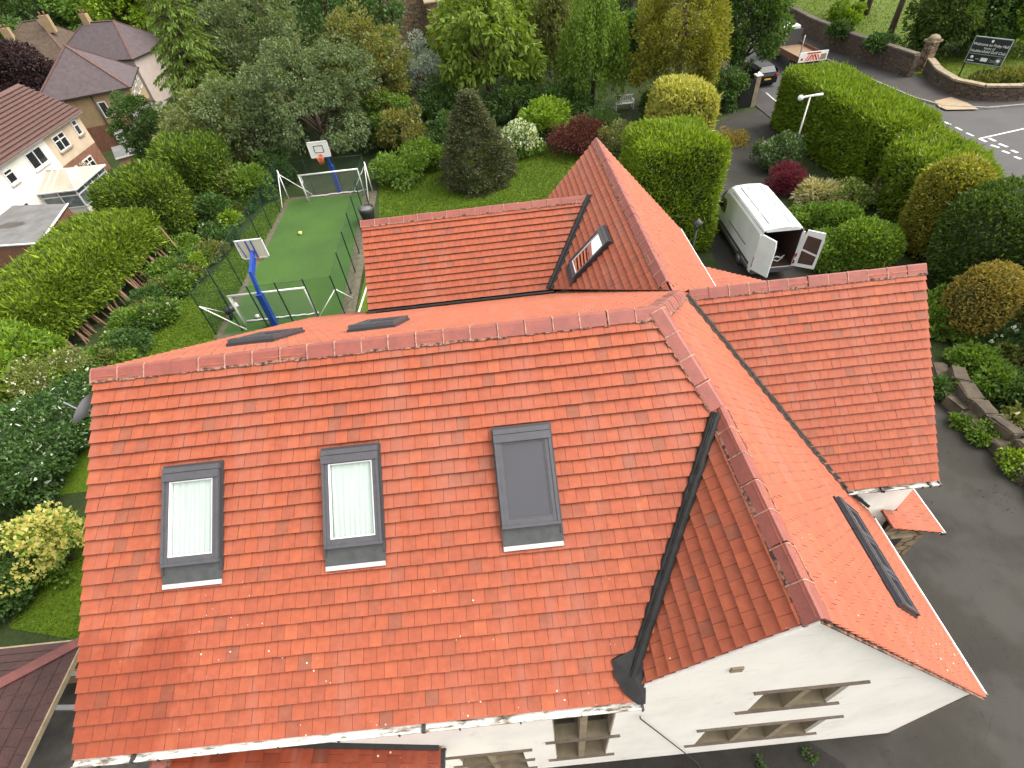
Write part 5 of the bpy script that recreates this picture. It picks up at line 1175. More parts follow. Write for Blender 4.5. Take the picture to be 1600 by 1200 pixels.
for s_ in (0, 1):
    x0, x1 = (.45, -3.5) if s_ == 0 else (-7.4, -3.5)
    h.add([(x0, yf, ez-.1), (x0, yb+.3, ez-.1), (x1, yb+.3, ez+rh), (x1, yf, ez+rh)], [(0, 1, 2, 3)])
    for i in range(13):
        t = (i+.0)/13; xx = x0+(x1-x0)*t; zz = ez-.1+(rh+.1)*t; h.bar((xx, yf, zz+.03), (xx, yb+.3, zz+.03), .34, .05, (0, 0, 1))
h.add([(.4, yb+.28, ez-.1), (-7.35, yb+.28, ez-.1), (-3.5, yb+.28, ez+rh)], [(0, 1, 2)]); rf = h.build('roof', MT['brown_roof'], n1)
h = MB(); h.box((.46, (yf+yb)/2, ez-.14), (.1, yb-yf+.4, .12)); h.build('gutter', MT['white_paint'], n1)
X_, Yd = (1, 0, 0), (0, 1, 0)
upvc(n1, (.01, 4.6, 4.25), .75, 1.25, Yd, X_, 1, .35); upvc(n1, (.01, 1.7, 4.05), 1.75, 1.25, Yd, X_, 2, .35); upvc(n1, (.01, -2.0, 4.1), 2.1, 1.3, Yd, X_, 2, 0, 'white_paint'); upvc(n1, (.01, -5.6, 4.1), 1.0, 1.0, Yd, X_, 1, .3, 'white_paint')
upvc(n1, (.01, 3.3, 1.35), 1.5, 1.25, Yd, X_, 2, .35, 'white_paint'); upvc(n1, (.01, .9, 1.2), 1.4, 1.6, Yd, X_, 2, .3, 'white_paint'); upvc(n1, (.01, -6.6, 1.2), 1.3, 2.0, Yd, X_, 2, .25, 'white_paint'); upvc(n1, (.01, -9.4, 1.3), 1.6, 1.3, Yd, X_, 2, .3, 'white_paint')
fb = thing('flower_basket', 'hanging basket of pink and white flowers beside the white framed window', 'flower basket', (-30.95, 44.15, Z0+1.7))
MB().lathe([(.05, -.25), (.2, -.1), (.25, .05), (.0, .06)], n=10).build('basket', MT['wood'], fb)
rng = rngn(); P = sph(rng, 260)*.3; leaf_object('flowers', P, P+rng.normal(0, .2, P.shape), np.full(260, .1), np.full(260, .09), ['white', 'magenta'], rng, fb, rng.random(260) < .35)
cs = thing('conservatory', 'white framed conservatory with hipped pale glazed roof against the white house', 'conservatory', (-31.2, 40.0, Z0))
cw, cl, ch = 3.1, 2.35, 2.05    # projection x, half length y
h = MB(); h.box((cw/2, 0, .3), (cw, cl*2, .6)); h.build('dwarf_wall', MT['white_render'], cs)
h = MB()
for y in (-cl, -cl/2, 0, cl/2, cl): h.box((cw, y, ch/2+.3), (.1, .1, ch-.6))
for x in (0.05, cw*.5): [h.box((x, y, ch/2+.3), (.1, .1, ch-.6)) for y in (-cl, cl)]
for zz in (.62, ch-.42, ch): h.box((cw, 0, zz), (.11, cl*2+.1, .09)); [h.box((cw/2, y, zz), (cw, .11, .09)) for y in (-cl, cl)]
h.build('frame', MT['white_paint'], cs)
h = MB(); h.box((cw, 0, ch/2+.3), (.03, cl*2-.1, ch-.65)); [h.box((cw/2, y, ch/2+.3), (cw-.1, .03, ch-.65)) for y in (-cl, cl)]; h.build('glazing', mat('conservatory glass', (.16, .20, .21), (.06, .08, .085), .9, .08, spec=.8), cs)
e = .2; rz_ = ch+.95; rA, rB = (0, 0), (cw*.55, 0)
E_ = [(-.0, -cl-e, ch+.05), (cw+e, -cl-e, ch+.05), (cw+e, cl+e, ch+.05), (0, cl+e, ch+.05)]; r0, r1 = (0, 0, rz_), (cw*.55, 0, rz_)
h = MB(); h.add(E_+[r0, r1], [(0, 1, 5, 4), (1, 2, 5), (2, 3, 4, 5)]); h.build('roof', MT['poly'], cs)
h = MB(); h.tube([r0, r1], .07, 6)
for q_ in (E_[1], E_[2]): h.bar(r1, q_, .08, .08)
for t in (.0, .33, .66): 
    for s_ in (-1, 1): h.bar((cw*.55*t, 0, rz_+.0), (cw*.55*t, s_*(cl+e), ch+.06), .06, .06)
for s_ in (-.45, .45): h.bar(r1, (cw+e, s_*(cl+e), ch+.06), .05, .05)
h.bar(E_[0], E_[1], .12, .1); h.bar(E_[1], E_[2], .12, .1); h.bar(E_[2], E_[3], .12, .1); h.build('roof_bar', MT['white_paint'], cs)
gA = [G(*q, -1.0) for q in [(0, 322), (106, 318), (62, 380), (-30, 386)]]; gc = sum(gA, Vector((0, 0, 0)))/4
gar = thing('garage', 'flat grey felt roofed brick garage with a wet stain at the left edge', 'garage', (gc.x, gc.y, Z0))
loc = [p-gc+Vector((0, 0, 2.5)) for p in gA]
h = MB(); h.prism([Vector((p.x*.96, p.y*.96, 0)) for p in loc], (0, 0, 2.38)); h.build('wall', MT['brick'], gar)
h = MB(); h.prism([p-Vector((0, 0, .12)) for p in loc], (0, 0, .12)); rfo = h.build('flat_roof', MT['felt'], gar)
h = MB(); [h.bar(p, q_, .12, .07) for p, q_ in zip(loc[1:3], loc[2:4])]; h.build('roof_edge', MT['white_plastic'], gar)
st_ = G(15, 352, -1.0)-gc+Vector((0, 0, 2.5)); h = MB(); rng = random.Random(2); h.add([st_+Vector((1.3*math.cos(t)*rng.uniform(.7, 1), .55*math.sin(t)*rng.uniform(.6, 1), .006)) for t in [2*math.pi*i/24 for i in range(24)]], [tuple(range(24))]); h.build('wet_stain', MT['felt_wet'], gar)
def hip_house(c, L, Wd, rz, eave, rise, wall_m, roof_m, label, ridge_=0.0, wins=(), chim=(), lower=None, stain=None):
    hs_ = thing('neighbour_house', label, 'house', (*c, terrain(*c)), rz); o_ = .35
    h = MB(); h.box((0, 0, (eave+(lower or 0))/2), (L, Wd, eave-(lower or 0))); h.build('wall', MT[wall_m], hs_)
    if lower: h = MB(); h.box((0, 0, lower/2), (L+.02, Wd+.02, lower)); h.build('brick_base', MT['brick'], hs_)
    A, B = L/2+o_, Wd/2+o_; r = ridge_/2; zt = eave+rise
    C = [(-A, -B, eave-.1), (A, -B, eave-.1), (A, B, eave-.1), (-A, B, eave-.1), (-r, 0, zt), (r, 0, zt)]
    h = MB(); h.add(C, [(0, 1, 5, 4), (1, 2, 5), (2, 3, 4, 5), (3, 0, 4)] if r else [(0, 1, 4), (1, 2, 4), (2, 3, 4), (3, 0, 4)]); h.add([(p[0]*.98, p[1]*.98, p[2]-.03) for p in C[:4]], [(0, 1, 2, 3)]); rf_ = h.build('roof', MT[roof_m], hs_)
    h = MB(); [h.bar(C[i], C[4 if i in (0, 3) else 5], .28, .07) for i in range(4)]
    if r: h.bar(C[4], C[5], .28, .07)
    h.build('ridge_tiles', MT['brown_roof'], rf_)
    h = MB(); [h.bar(C[i], C[(i+1) % 4], .1, .12) for i in range(4)]; h.build('gutter', MT['black_plastic'], hs_)
    for x, y, zt_, w_ in chim:
        h = MB(); h.box((x, y, zt_-.9), (w_, .6, 1.8)); [h.lathe([(.11, zt_), (.09, zt_+.4)], (x+(k-.5)*w_*.5, y, 0), 8, m=1) for k in range(2)]; h.build('chimney', [MT['pebble'], MT['brick']], rf_)
    for a_ in wins: upvc(hs_, *a_)
    return hs_
n3 = hip_house((-34.7, 57.2), 8.2, 8.2, math.radians(19.5), 5.3, 3.6, 'pebble', 'slate_roof', 'pebble dashed house with dark hipped roof between cream house and drooping conifer', 0, 
   [((1.1, -4.12, 3.7), .75, 1.5, (1, 0, 0), (0, -1, 0), 1, 0, None), ((2.0, -4.13, 1.5), .7, .7, (1, 0, 0), (0, -1, 0), 1, 0, None), ((4.12, -2.6, 4.1), 1.3, 1.5, (0, 1, 0), (1, 0, 0), 2, .3, None), ((4.12, -.2, 4.3), 1.5, 1.1, (0, 1, 0), (1, 0, 0), 2, .3, None), ((4.12, 2.4, 4.3), 1.3, 1.1, (0, 1, 0), (1, 0, 0), 2, .3, None)], lower=2.4)
h = MB(); h.box((1.0, -4.2, 1.0), (.95, .1, 2.0)); h.build('door', MT['white_paint'], n3)
h = MB(); h.tube([(.55, -4.2, 5.1), (.55, -4.2, 0)], .06, 6); h.build('downpipe', MT['black_plastic'], n3)
hip_house((-39.8, 73.5), 11, 8, math.radians(-12), 5.2, 3.2, 'pink_wall', 'slate_roof', 'pale pink house with purple brown hipped roof, farther behind the pebble dashed house', 4.5, [((1, -4.02, 4.2), 1.4, 1.2, (1, 0, 0), (0, -1, 0), 2, .3, None)], [(-1.5, 0, 9.3, .9)])
hip_house((-50.5, 77.5), 9, 9, math.radians(4), 5.2, 3.6, 'cream', 'moss_roof', 'cream house with mossy brown hipped roof and tall chimneys, farthest left', 2, [], [(-2.4, -1.8, 8.6, 1.0), (2.6, -1.2, 9.3, 1.1)])
hip_house((-70, 84), 8, 8, 0, 5.0, 3.0, 'brick', 'felt', 'grey roofed brick house at the far left edge beyond the copper beech', 2, [((2, -4.02, 4.2), 1.0, 1.2, (1, 0, 0), (0, -1, 0), 1, .3, None)], [(2, 0, 8.4, .8)])
hip_house((-62, 118), 12, 8, .1, 5.5, 3.5, 'white_render', 'slate_roof', 'white house almost hidden behind trees in the far distance', 4, [((x, -4.02, 4.2), 1.3, 1.3, (1, 0, 0), (0, -1, 0), 2, .3, None) for x in (-3, 0, 3)])
def lean_shed(c, L, Wd, h0, h1, rz, m_w, m_r, label, name='garden_shed', cat='shed'):
    s_ = thing(name, label, cat, (*c, terrain(*c)), rz); h = MB(); h.prism([(-L/2, -Wd/2, 0), (-L/2, Wd/2, 0), (-L/2, Wd/2, h1), (-L/2, -Wd/2, h0)], (L, 0, 0)); h.build('wall', MT[m_w], s_)
    h = MB(); h.prism([(-L/2-.1, -Wd/2-.15, h0), (-L/2-.1, Wd/2, h1+.05), (-L/2-.1, Wd/2, h1+.14), (-L/2-.1, -Wd/2-.15, h0+.1)], (L+.2, 0, 0)); h.build('roof', MT[m_r], s_); h = MB(); h.box((0, -Wd/2-.16, h0+.02), (L+.2, .05, .14)); h.build('fascia', MT['white_paint'], s_); return s_
lean_shed((-27.3, 53.2), 4.0, 3.0, 2.6, 3.4, math.radians(19), 'brick', 'felt', 'brick lean-to with grey roof and white fascia beside the pebble dashed house', 'outbuilding', 'outbuilding')
lean_shed((-25.2, 60), 5, 3.4, 2.9, 3.6, math.radians(19), 'white_render', 'felt', 'white outbuilding with pale grey sheet roof behind the drooping conifer', 'outbuilding', 'outbuilding')
lean_shed((-27.6, 46.5), 2.6, 1.8, 1.7, 2.1, .5, 'wood', 'felt', 'low dark roofed garden shed beside the orange timber fence')
tf = thing('timber_fence', 'orange brown timber panel fence with wavy top between the two gardens', 'fence', (-28, 44, Z0)); pts_ = [(-1.4, 5.4), (.2, 4.6), (1.2, 3.2), (3.0, 2.6), (5.4, 2.2)]
for a_, b_ in zip(pts_, pts_[1:]):
    h = MB(); k = 9
    for i in range(k):
        p = lerp2(a_, b_, (i+.5)/k); hh = 1.6+.18*math.sin(math.pi*(i+.5)/k); h.box((*p, hh/2), (math.dist(a_, b_)/k*.95, .04, hh), math.atan2(b_[1]-a_[1], b_[0]-a_[0]))
    h.build('panel', MT['fence_wood'], tf); h = MB(); h.box((*a_, .9), (.1, .1, 1.8)); h.build('post', MT['fence_wood'], tf)
# stone house beyond the trees
shs = thing('stone_house', 'sandstone house with grey stone slate roof showing between the trees at the top', 'house', (-.5, 66, 0), .15)
h = MB(); h.box((0, 4, 2.6), (8, 8, 5.2)); h.prism([(-4, 0, 5.2), (4, 0, 5.2), (0, 0, 8.2)], (0, 8, 0)); h.box((3.2, -1.2, 2.2), (3.2, 2.6, 4.4)); h.build('wall', MT['ashlar'], shs)
h = MB(); h.prism([(1.3, -2.7, 4.3), (5.0, -2.7, 4.3), (5.0, -2.7, 4.42), (1.3, -2.7, 4.42)], (0, 2.9, 1.8))
for s_ in (-1, 1): h.prism([(s_*4.4, -.3, 5.0), (0, -.3, 8.3), (0, -.3, 8.45), (s_*4.4, -.3, 5.15)], (0, 8.6, 0))
h.build('roof', MT['stone'], shs); h = MB(); h.tube([(4.9, -2.75, 4.3), (4.85, -2.6, 0)], .06); h.build('downpipe', MT['black_plastic'], shs)
stone_wall([(-3, 46), (12, 52), (26, 60)], 1.4, .4, 'garden boundary wall half hidden behind the tree belt', cop=True)
# ------------------------------------------------------------------ trees and planting: behind the court and lawn
BIG = 'big trees behind the court'
broadleaf(440, 105, 42, 4.4, 6.2, 'grey', 'tall grey green tree with fine leaves just right of the drooping conifer', n_cl=170, per=150, cl_r=.8, ll=.24, lw=.12, group=BIG, r=.3)
broadleaf(500, 195, 34.5, 4.6, 4.4, 'grey', 'wide spreading grey green tree hanging over the far goal', n_cl=170, per=150, cl_r=.75, ll=.21, lw=.10, droop=.6, group=BIG, r=.25)
broadleaf(395, 225, 33.5, 3.0, 3.4, 'grey', 'smaller grey green tree at the left end of the far goal', n_cl=90, per=140, cl_r=.7, ll=.2, lw=.10, droop=.5, group=BIG)
broadleaf(520, 40, 46, 4.8, 6.0, 'dark', 'tall dark green tree at the top edge left of the stone house', n_cl=150, per=130, cl_r=.95, ll=.28, lw=.17, group=BIG, r=.3)
broadleaf(575, 130, 38, 3.2, 4.6, 'olive', 'olive green tree with brownish tips below the stone house', n_cl=120, per=140, cl_r=.7, ll=.22, lw=.14, group=BIG, extra=('bronze', .08))
broadleaf(572, 78, 47, 2.8, 4.0, 'grey', 'dark grey green tree in front of the stone house gable', n_cl=80, per=120, cl_r=.85, ll=.26, lw=.15, group=BIG)
drooping_conifer(352, 205, 38.5, 4.0, 13.0, 'cedar', 'tall bright green drooping conifer with tiered branches left of the grey trees', tiers=22, per=170, ll=.36, lw=.12)
broadleaf(232, 212, 41, 2.0, 3.2, 'dark', 'rounded dark green bush tree beside the tan house', n_cl=60, per=170, cl_r=.6, ll=.22, lw=.14)
broadleaf(328, 222, 32.5, 2.7, 3.3, 'pale', 'loose light green small leaved tree below the drooping conifer', n_cl=95, per=130, cl_r=.6, ll=.19, lw=.12)
broadleaf(655, 128, 40.5, 1.9, 3.0, 'silver', 'silver blue leaved small tree left of the lime green chestnut', n_cl=50, per=120, cl_r=.5, ll=.22, lw=.1, droop=.1)
broadleaf(758, 85, 41, 4.0, 4.8, 'chestnut', 'lime green tree with big hanging leaf clusters behind the dark spruce', n_cl=170, per=46, cl_r=.55, ll=.55, lw=.24, droop=.95, r=.28)
broadleaf(725, 45, 50, 2.6, 3.4, 'chestnut', 'pale green tree right beside the stone house', n_cl=80, per=60, cl_r=.7, ll=.45, lw=.2, droop=.8)
broadleaf(838, 70, 47, 3.0, 4.8, 'bright', 'yellow green airy tree between the chestnut and the birch', n_cl=100, per=110, cl_r=.7, ll=.26, lw=.12, droop=.6)
broadleaf(640, 235, 33.5, 1.7, 1.7, 'olive', 'olive green shrub with bronze tips by the lawn edge left of the spruce', 'shrub', 'shrub', n_cl=40, per=140, cl_r=.5, ll=.2, lw=.12, extra=('bronze', .12))
broadleaf(612, 210, 35, 1.5, 2.3, 'mid', 'mid green upright shrub at the right end of the far goal', 'shrub', 'shrub', n_cl=40, per=140, cl_r=.5, ll=.2, lw=.12)
# weeping birch
def weeping(u, v, Y, R, H, leaf, label):
    rng = rngn(); c = AY(u, v, Y); root = thing('weeping_birch', label, 'tree', (c.x, c.y, 0)); P = []; D = []; tr_ = MB(); tr_.tube([(0, 0, -.2), (.1, 0, H*.5), (0, .1, H)], [.2, .13, .03], 8)
    for i in range(150):
        a = rng.random()*6.28; rr = R*rng.random()**.55; zt = H*(1-.42*(rr/R)**1.6)*rng.uniform(.55, 1.02); L = min(zt-.8, rng.uniform(1.2, 3.4)); k = int(55*L)
        s = rng.random(k); p = np.stack([rr*np.cos(a)+rng.normal(0, .16, k)+.25*s*np.cos(a), rr*np.sin(a)+rng.normal(0, .16, k)+.25*s*np.sin(a), zt-s*L], 1); P.append(p); D.append(np.tile([0, 0, -1.], (k, 1))+rng.normal(0, .45, (k, 3)))
        if i % 6 == 0: tr_.tube([(0, 0, zt*.75), (rr*.5*math.cos(a), rr*.5*math.sin(a), zt*1.0), (rr*math.cos(a), rr*math.sin(a), zt)], [.06, .04, .012], 5)
    P = np.concatenate(P); D = np.concatenate(D); n = len(P); leaf_object('crown', P, D, rng.uniform(.14, .3, n), rng.uniform(.07, .13, n), [leaf], rng, root); tr_.build('trunk', MT['bark'], root)
weeping(925, 175, 38, 2.5, 9.5, 'mid', 'weeping birch with hanging light green strands behind the burgundy bush')
weeping(870, 120, 44, 2.6, 10, 'olive', 'taller weeping tree half hidden behind the birch')
# spruce on the lawn
sp = thing('spruce_tree', 'broad dark brownish green spruce standing on the lawn', 'tree', (5.75, 27.3, 0)); rng = rngn(); P = []; D = []; H_, R_ = 5.4, 2.35
for i in range(1050):
    f = rng.random()**1.25; a = rng.random()*6.283; z = H_*f; rr = R_*(1-f**1.7)**.8*rng.uniform(.8, 1.06)*(1+.12*math.sin(3*a+5*f)+.08*math.sin(7*a)); c = np.array([rr*math.cos(a), rr*math.sin(a), z]); o_ = np.array([math.cos(a), math.sin(a), -.15]); sd_ = np.array([-math.sin(a), math.cos(a), 0])
    k = 34; u_ = rng.normal(0, .24, k); w_ = rng.uniform(-.42, .12, k); P.append(c+sd_*u_[:, None]+o_*(w_-.4*abs(u_))[:, None]+rng.normal(0, .04, (k, 3))); D.append(o_+sd_*rng.normal(0, .55, (k, 1))+np.array([0, 0, .12])+rng.normal(0, .25, (k, 3)))
P = np.concatenate(P); D = np.concatenate(D); n = len(P); k = P[:, 2] > .05; leaf_object('crown', P[k], D[k], rng.uniform(.1, .24, k.sum()), rng.uniform(.04, .08, k.sum()), ['spruce'], rng, sp); MB().tube([(0, 0, -.2), (0, 0, H_*.95)], [.2, .04], 8).build('trunk', MT['bark'], sp)
# beds round the lawn
def S(u, v, z, R, H, leaf, label, **k): p = G(u, v, z); return shrub(p.x, p.y, R, H, leaf, label, **k)
S(812, 222, .8, 1.45, 1.9, 'mid', 'green shrub covered with white blossom between spruce and burgundy bush', extra=('white', .32), n=4500, ll=.17, lw=.12)
S(905, 218, .8, 1.75, 1.75, 'burgundy', 'rounded burgundy leaved bush at the back of the lawn', n=6500, cl=40, ll=.15, lw=.09)
S(855, 195, .8, 1.6, 2.0, 'bright', 'fresh green bush behind the white blossom shrub', n=4500, ll=.24, lw=.14)
S(960, 225, .5, 1.3, 1.6, 'olive', 'grey green shrub right of the burgundy bush', extra=('pampas', .1))
S(625, 268, .5, 1.5, 1.4, 'mid', 'low green shrub at the left corner of the lawn', n=4000, ll=.2, lw=.13)
S(665, 245, .6, 1.3, 1.6, 'mid', 'green leafy shrub behind the left end of the lawn', n=4000, ll=.22, lw=.14)
S(700, 215, .8, 1.3, 2.0, 'dark', 'dark evergreen shrub left of the spruce', n=4000, ll=.2, lw=.12)
S(690, 175, 1.0, 1.5, 2.8, 'dark', 'tall dark shrub below the lime green chestnut', n=4500, ll=.22, lw=.13)
S(800, 165, 1.0, 2.0, 2.8, 'dark', 'dark shrub under the yellow green airy tree', n=5000, ll=.22, lw=.13)
S(880, 165, 1.0, 1.8, 2.4, 'dark', 'dark shrub at the foot of the weeping birch', n=5000, ll=.22, lw=.13)
S(1030, 165, .9, 1.3, 1.8, 'hedge_dark', 'very dark shrub right beside the white bench', n=5000, ll=.2, lw=.12)
S(935, 195, .6, 1.2, 1.5, 'dark', 'small dark shrub below the weeping birch', n=3000)
hp = AY(990, 85, 46); clipped(hp.x, 46, (3.2, 1.2, 2.2), 4.6, 'tall dark laurel hedge with bright top behind the white bench', 'dark', n=12000, ll=.26, lw=.15, e=5, extra=('mid', .25))
broadleaf(985, 20, 62, 5.5, 6, 'hedge_dark', 'dense dark tree at the top edge behind the laurel hedge', n_cl=110, per=130, cl_r=1.1, ll=.34, lw=.2, r=.3)
# golden yew, laurel and clipped hedge left of the drive
yw = AY(1062, 85, 36); yr = thing('golden_yew', 'tall golden green yew of upright sprays between laurel hedge and drive', 'tree', (yw.x, 36, 0)); rng = rngn()
P, D, L, W, C = cluster_crown(rng, (3.1, 2.8, 4.4), 4.6, 190, 150, .6, .22, .11, droop=-.1, flat=1.0); leaf_object('crown', P, D, L, W, ['yew'], rng, yr); trunk_obj(rng, yr, 7, .25, C)
broadleaf(1170, 36, 39, 2.55, 4.1, 'dark', 'tall glossy dark green holly overhanging the gate and the black car', n_cl=170, per=130, cl_r=.62, ll=.22, lw=.14, extra=('mid', .3), r=.25)
broadleaf(1128, 150, 35.5, 1.5, 1.5, 'dark', 'dark green shrub at the foot of the holly by the drive', 'shrub', 'shrub', n_cl=50, per=130, cl_r=.5, ll=.2, lw=.13)
clipped(15.25, 17.9, (2.0, 1.9, 2.75), 5.3, 'tall clipped leylandii block standing directly behind the red roof', 'hedge', e=9, n=34000, ll=.20, lw=.07, a=.03, upw=.6)
gq = G(1062, 185, 2.2); clipped(gq.x, gq.y, (1.75, 2.3, 1.95), 4.2, 'rounded golden variegated bush behind the clipped leylandii block', 'gold', 'topiary_bush', 'bush', e=3.4, n=15000, ll=.22, lw=.12, a=.04)
S(1140, 218, .2, 1.0, .5, 'bronze', 'low strip of brown and yellow ground plants at the drive edge', n=1800, ll=.14)
# ------------------------------------------------------------------ right hand hedges and topiary
RH = 'clipped hedges right of the drive'
clipped(28.5, 25.6, (1.75, 5.6, 1.9), 3.6, 'long tall bright green clipped hedge between the lamp post and the road', 'hedge', e=8, rz=.03, n=50000, ll=.24, lw=.09, a=.025, upw=.5, group=RH, k=1.1)
clipped(29.0, 18.4, (1.9, 3.9, 1.7), 3.2, 'lower looser continuation of the long hedge with pinkish straggling growth', 'hedge', e=4, rz=-.12, n=24000, ll=.22, lw=.09, a=.06, upw=.5, group=RH, extra=('pampas', .05))
clipped(26.9, 14.1, (1.25, 1.25, 2.2), 4.25, 'golden green clipped dome with straight sides in front of the long hedge', 'yew', 'topiary_bush', 'topiary', e=3.0, n=20000, ll=.15, lw=.08, a=.02, extra=('gold', .12))
clipped(27.6, 10.9, (2.5, 2.3, 2.3), 4.4, 'largest dark green clipped dome right of the golden dome', 'hedge_dark', 'topiary_bush', 'topiary', e=2.6, n=26000, ll=.17, lw=.08, a=.02, extra=('mid', .12))
clipped(24.3, 8.3, (1.0, 1.0, 1.6), 3.1, 'leaning egg shaped bronze gold clipped bush beside the big dark dome', 'bronze', 'topiary_bush', 'topiary', e=2.2, n=9000, ll=.13, lw=.07, a=.03, tilt=(0, .32))
clipped(27.6, 6.3, (1.4, 1.5, 2.0), 3.9, 'tall dark green clipped bush at the right edge behind the bronze gold bush', 'hedge_dark', 'topiary_bush', 'topiary', e=2.6, n=14000, ll=.17, lw=.07, a=.03, extra=('hedge', .3))
clipped(27.9, 3.4, (1.5, 1.4, 1.8), 3.4, 'dark green clipped bush at the right edge nearest the drive', 'hedge_dark', 'topiary_bush', 'topiary', e=2.6, n=12000, ll=.17, lw=.07, a=.03, extra=('hedge', .3))
clipped(31.2, 8.5, (1.5, 1.6, 2.0), 3.9, 'dark clipped bush at the right edge behind the largest dome', 'hedge_dark', 'topiary_bush', 'topiary', e=2.6, n=12000, ll=.17, lw=.07, a=.03)
def B_(u, v, z, h, ht, label, leaf, **k): p = G(u, v, z); return clipped(p.x, p.y, h, ht, label, leaf, 'topiary_bush', 'bush', **k)
B_(1352, 385, .9, (1.35, 1.25, 1.0), 1.95, 'round light green clipped ball right of the van doors', 'mid', e=2.2, n=11000, ll=.17, lw=.10, extra=('bright', .3))
B_(1308, 348, .7, (1.0, .9, .8), 1.5, 'smaller loose green bush behind the round clipped ball', 'mid', e=2.2, n=7000, ll=.18, lw=.10)
B_(1290, 395, .4, (1.2, 1.3, .6), 1.1, 'low spreading green bush beside the open van door', 'mid', e=2.2, n=7000, ll=.18, lw=.10)
S(1215, 240, .8, 1.15, 1.7, 'dark', 'grey green laurel bush at the drive edge by the lamp post', n=5500, cl=36, ll=.16, lw=.09, extra=('silver', .1))
S(1229, 282, .6, .85, 1.3, 'magenta', 'spiky dark pink bush at the foot of the lamp post', n=3000, ll=.3, lw=.05, droop=-.4)
S(1278, 305, .4, 1.0, 1.0, 'pampas', 'pale cream plumed plant below the long hedge', n=1800, ll=.3, lw=.07)
S(1320, 312, .3, 1.1, 1.1, 'mid', 'green leafy plant with cream tips right of the plumes', extra=('pampas', .2), n=2800)
S(1262, 345, .3, .9, .9, 'mid', 'leafy green plant beside the van roof', n=2600, ll=.2, lw=.12)
S(1390, 300, .6, 1.0, 1.6, 'olive', 'straggling shrub with pinkish stems against the long hedge', extra=('pampas', .15), n=2400)
S(1464, 492, .5, .85, 1.3, 'mid', 'glossy green laurel below the big dark dome', n=3600, ll=.16, lw=.10)
for i, (u, v, R_) in enumerate(((1500, 590, .9), (1545, 560, 1.0), (1585, 590, 1.0), (1530, 625, .8), (1575, 640, .9), (1590, 690, .8), (1480, 545, .7), (1520, 530, .8), (1595, 540, 1.0))):
    S(u+22, v-26, .3, R_*.85, .7, ('mid', 'dark', 'olive')[i % 3], 'low leafy green plant in the border above the boulder wall', n=2000, ll=.17, lw=.11, group='border plants above the boulders', extra=('white', .03) if i % 4 == 1 else None)
S(1598, 735, .2, .32, .4, 'mid', 'white flowered plant overhanging the boulder wall', extra=('white', .15), n=1200, ll=.13)
S(1506, 655, .3, .25, .35, 'mid', 'small green tuft growing among the boulders', n=700, ll=.12)
# golf course edge
def gtree(u, v, Y, H, label, crown=None):
    c = G(u, v); rng = rngn(); r = thing('park_tree', label, 'tree', (c.x, c.y, 0), 0, 'trees on the golf course'); P, D, L, W, C = cluster_crown(rng, (3.4, 3.4, 3.2), H, 80, 100, 1.0, .4, .24); leaf_object('crown', P, D, L, W, [crown or 'dark'], rng, r); trunk_obj(rng, r, H, .24, C)
for k, (u, v, l) in enumerate(((1340, 22, 'slim tree trunk with its leafless base on the golf grass, left of the pair'), (1352, 24, 'thicker tree trunk on the golf grass above the rubble wall'), (1388, 60, 'leaning dark trunk close behind the rubble wall'), (1428, 70, 'dark trunk just left of the gate pillar'))): gtree(u, v, 0, 10+k*.6, l)
broadleaf(1470, 60, 41, 2.4, 3.0, 'hedge_dark', 'dark spreading yew behind the gate pillar', n_cl=90, per=130, cl_r=.7, ll=.28, lw=.14)
broadleaf(1530, 25, 42, 3.2, 3.0, 'dark', 'dark shady tree above the welcome sign', n_cl=100, per=120, cl_r=.8, ll=.3, lw=.17)
broadleaf(1590, 45, 41, 3.2, 3.4, 'bright', 'bright yellow green tree at the right edge behind the sign', n_cl=130, per=120, cl_r=.7, ll=.32, lw=.19)
S(1320, 22, .8, 1.3, 1.6, 'bright', 'bright green bush behind the rubble wall', n=3000, ll=.3, lw=.18)
for u, v in ((1310, 52), (1372, 72)): S(u, v, 1.4, .9, .8, 'dark', 'dark ivy clump hanging over the rubble wall', n=1800, ll=.24, lw=.16, group='ivy on the rubble wall', z0=1.2)
clipped(45.0, 33.4, (3.2, .9, .8), .9, 'rough weedy growth inside the curved wall below the sign', 'olive', 'undergrowth', 'undergrowth', e=3, n=7000, ll=.3, lw=.1, a=.12)
# ------------------------------------------------------------------ left boundary
clipped(-12.8, 28.6, (2.1, 2.3, 1.9), 4.1, 'farthest rounded clipped conifer mound left of the court', 'hedge_dark', e=3.6, n=18000, ll=.26, lw=.08, a=.05, extra=('hedge', .4))
clipped(-14.1, 24.7, (2.1, 2.0, 1.9), 4.0, 'dark clipped conifer mound between farthest mound and leggy hedge', 'hedge_dark', e=3.6, n=18000, ll=.24, lw=.08, a=.05, extra=('hedge', .4))
lh = clipped(-15.35, 16.9, (2.15, 6.1, 1.15), 3.55, 'broad leggy conifer hedge with bare brown stems below on the left boundary', 'hedge', e=4, rz=-.22, n=80000, ll=.22, lw=.085, a=.09, z0=-.4, k=.9, extra=('hedge_dark', .3))
rng = rngn()
for i in range(46):
    t = (i+.5)/46+rng.normal(0, .008); y = -5.4+10.8*t; x = 1.5-.4*abs(t-.5)+rng.normal(0, .25); m_ = MB(); lean = rng.normal(0, .25, 2)
    m_.tube([(x+.65, y, -.3), (x+.35+lean[0]*.4, y+lean[1]*.5, .9), (x-.3+lean[0], y+lean[1], 2.4)], [rng.uniform(.05, .09), .055, .03], 6); m_.build('stem', MT['bark_tan'], lh)
def U(u, v, z, R, H, leaf, label, **k): return S(u, v, z, R, H, leaf, label, **k)
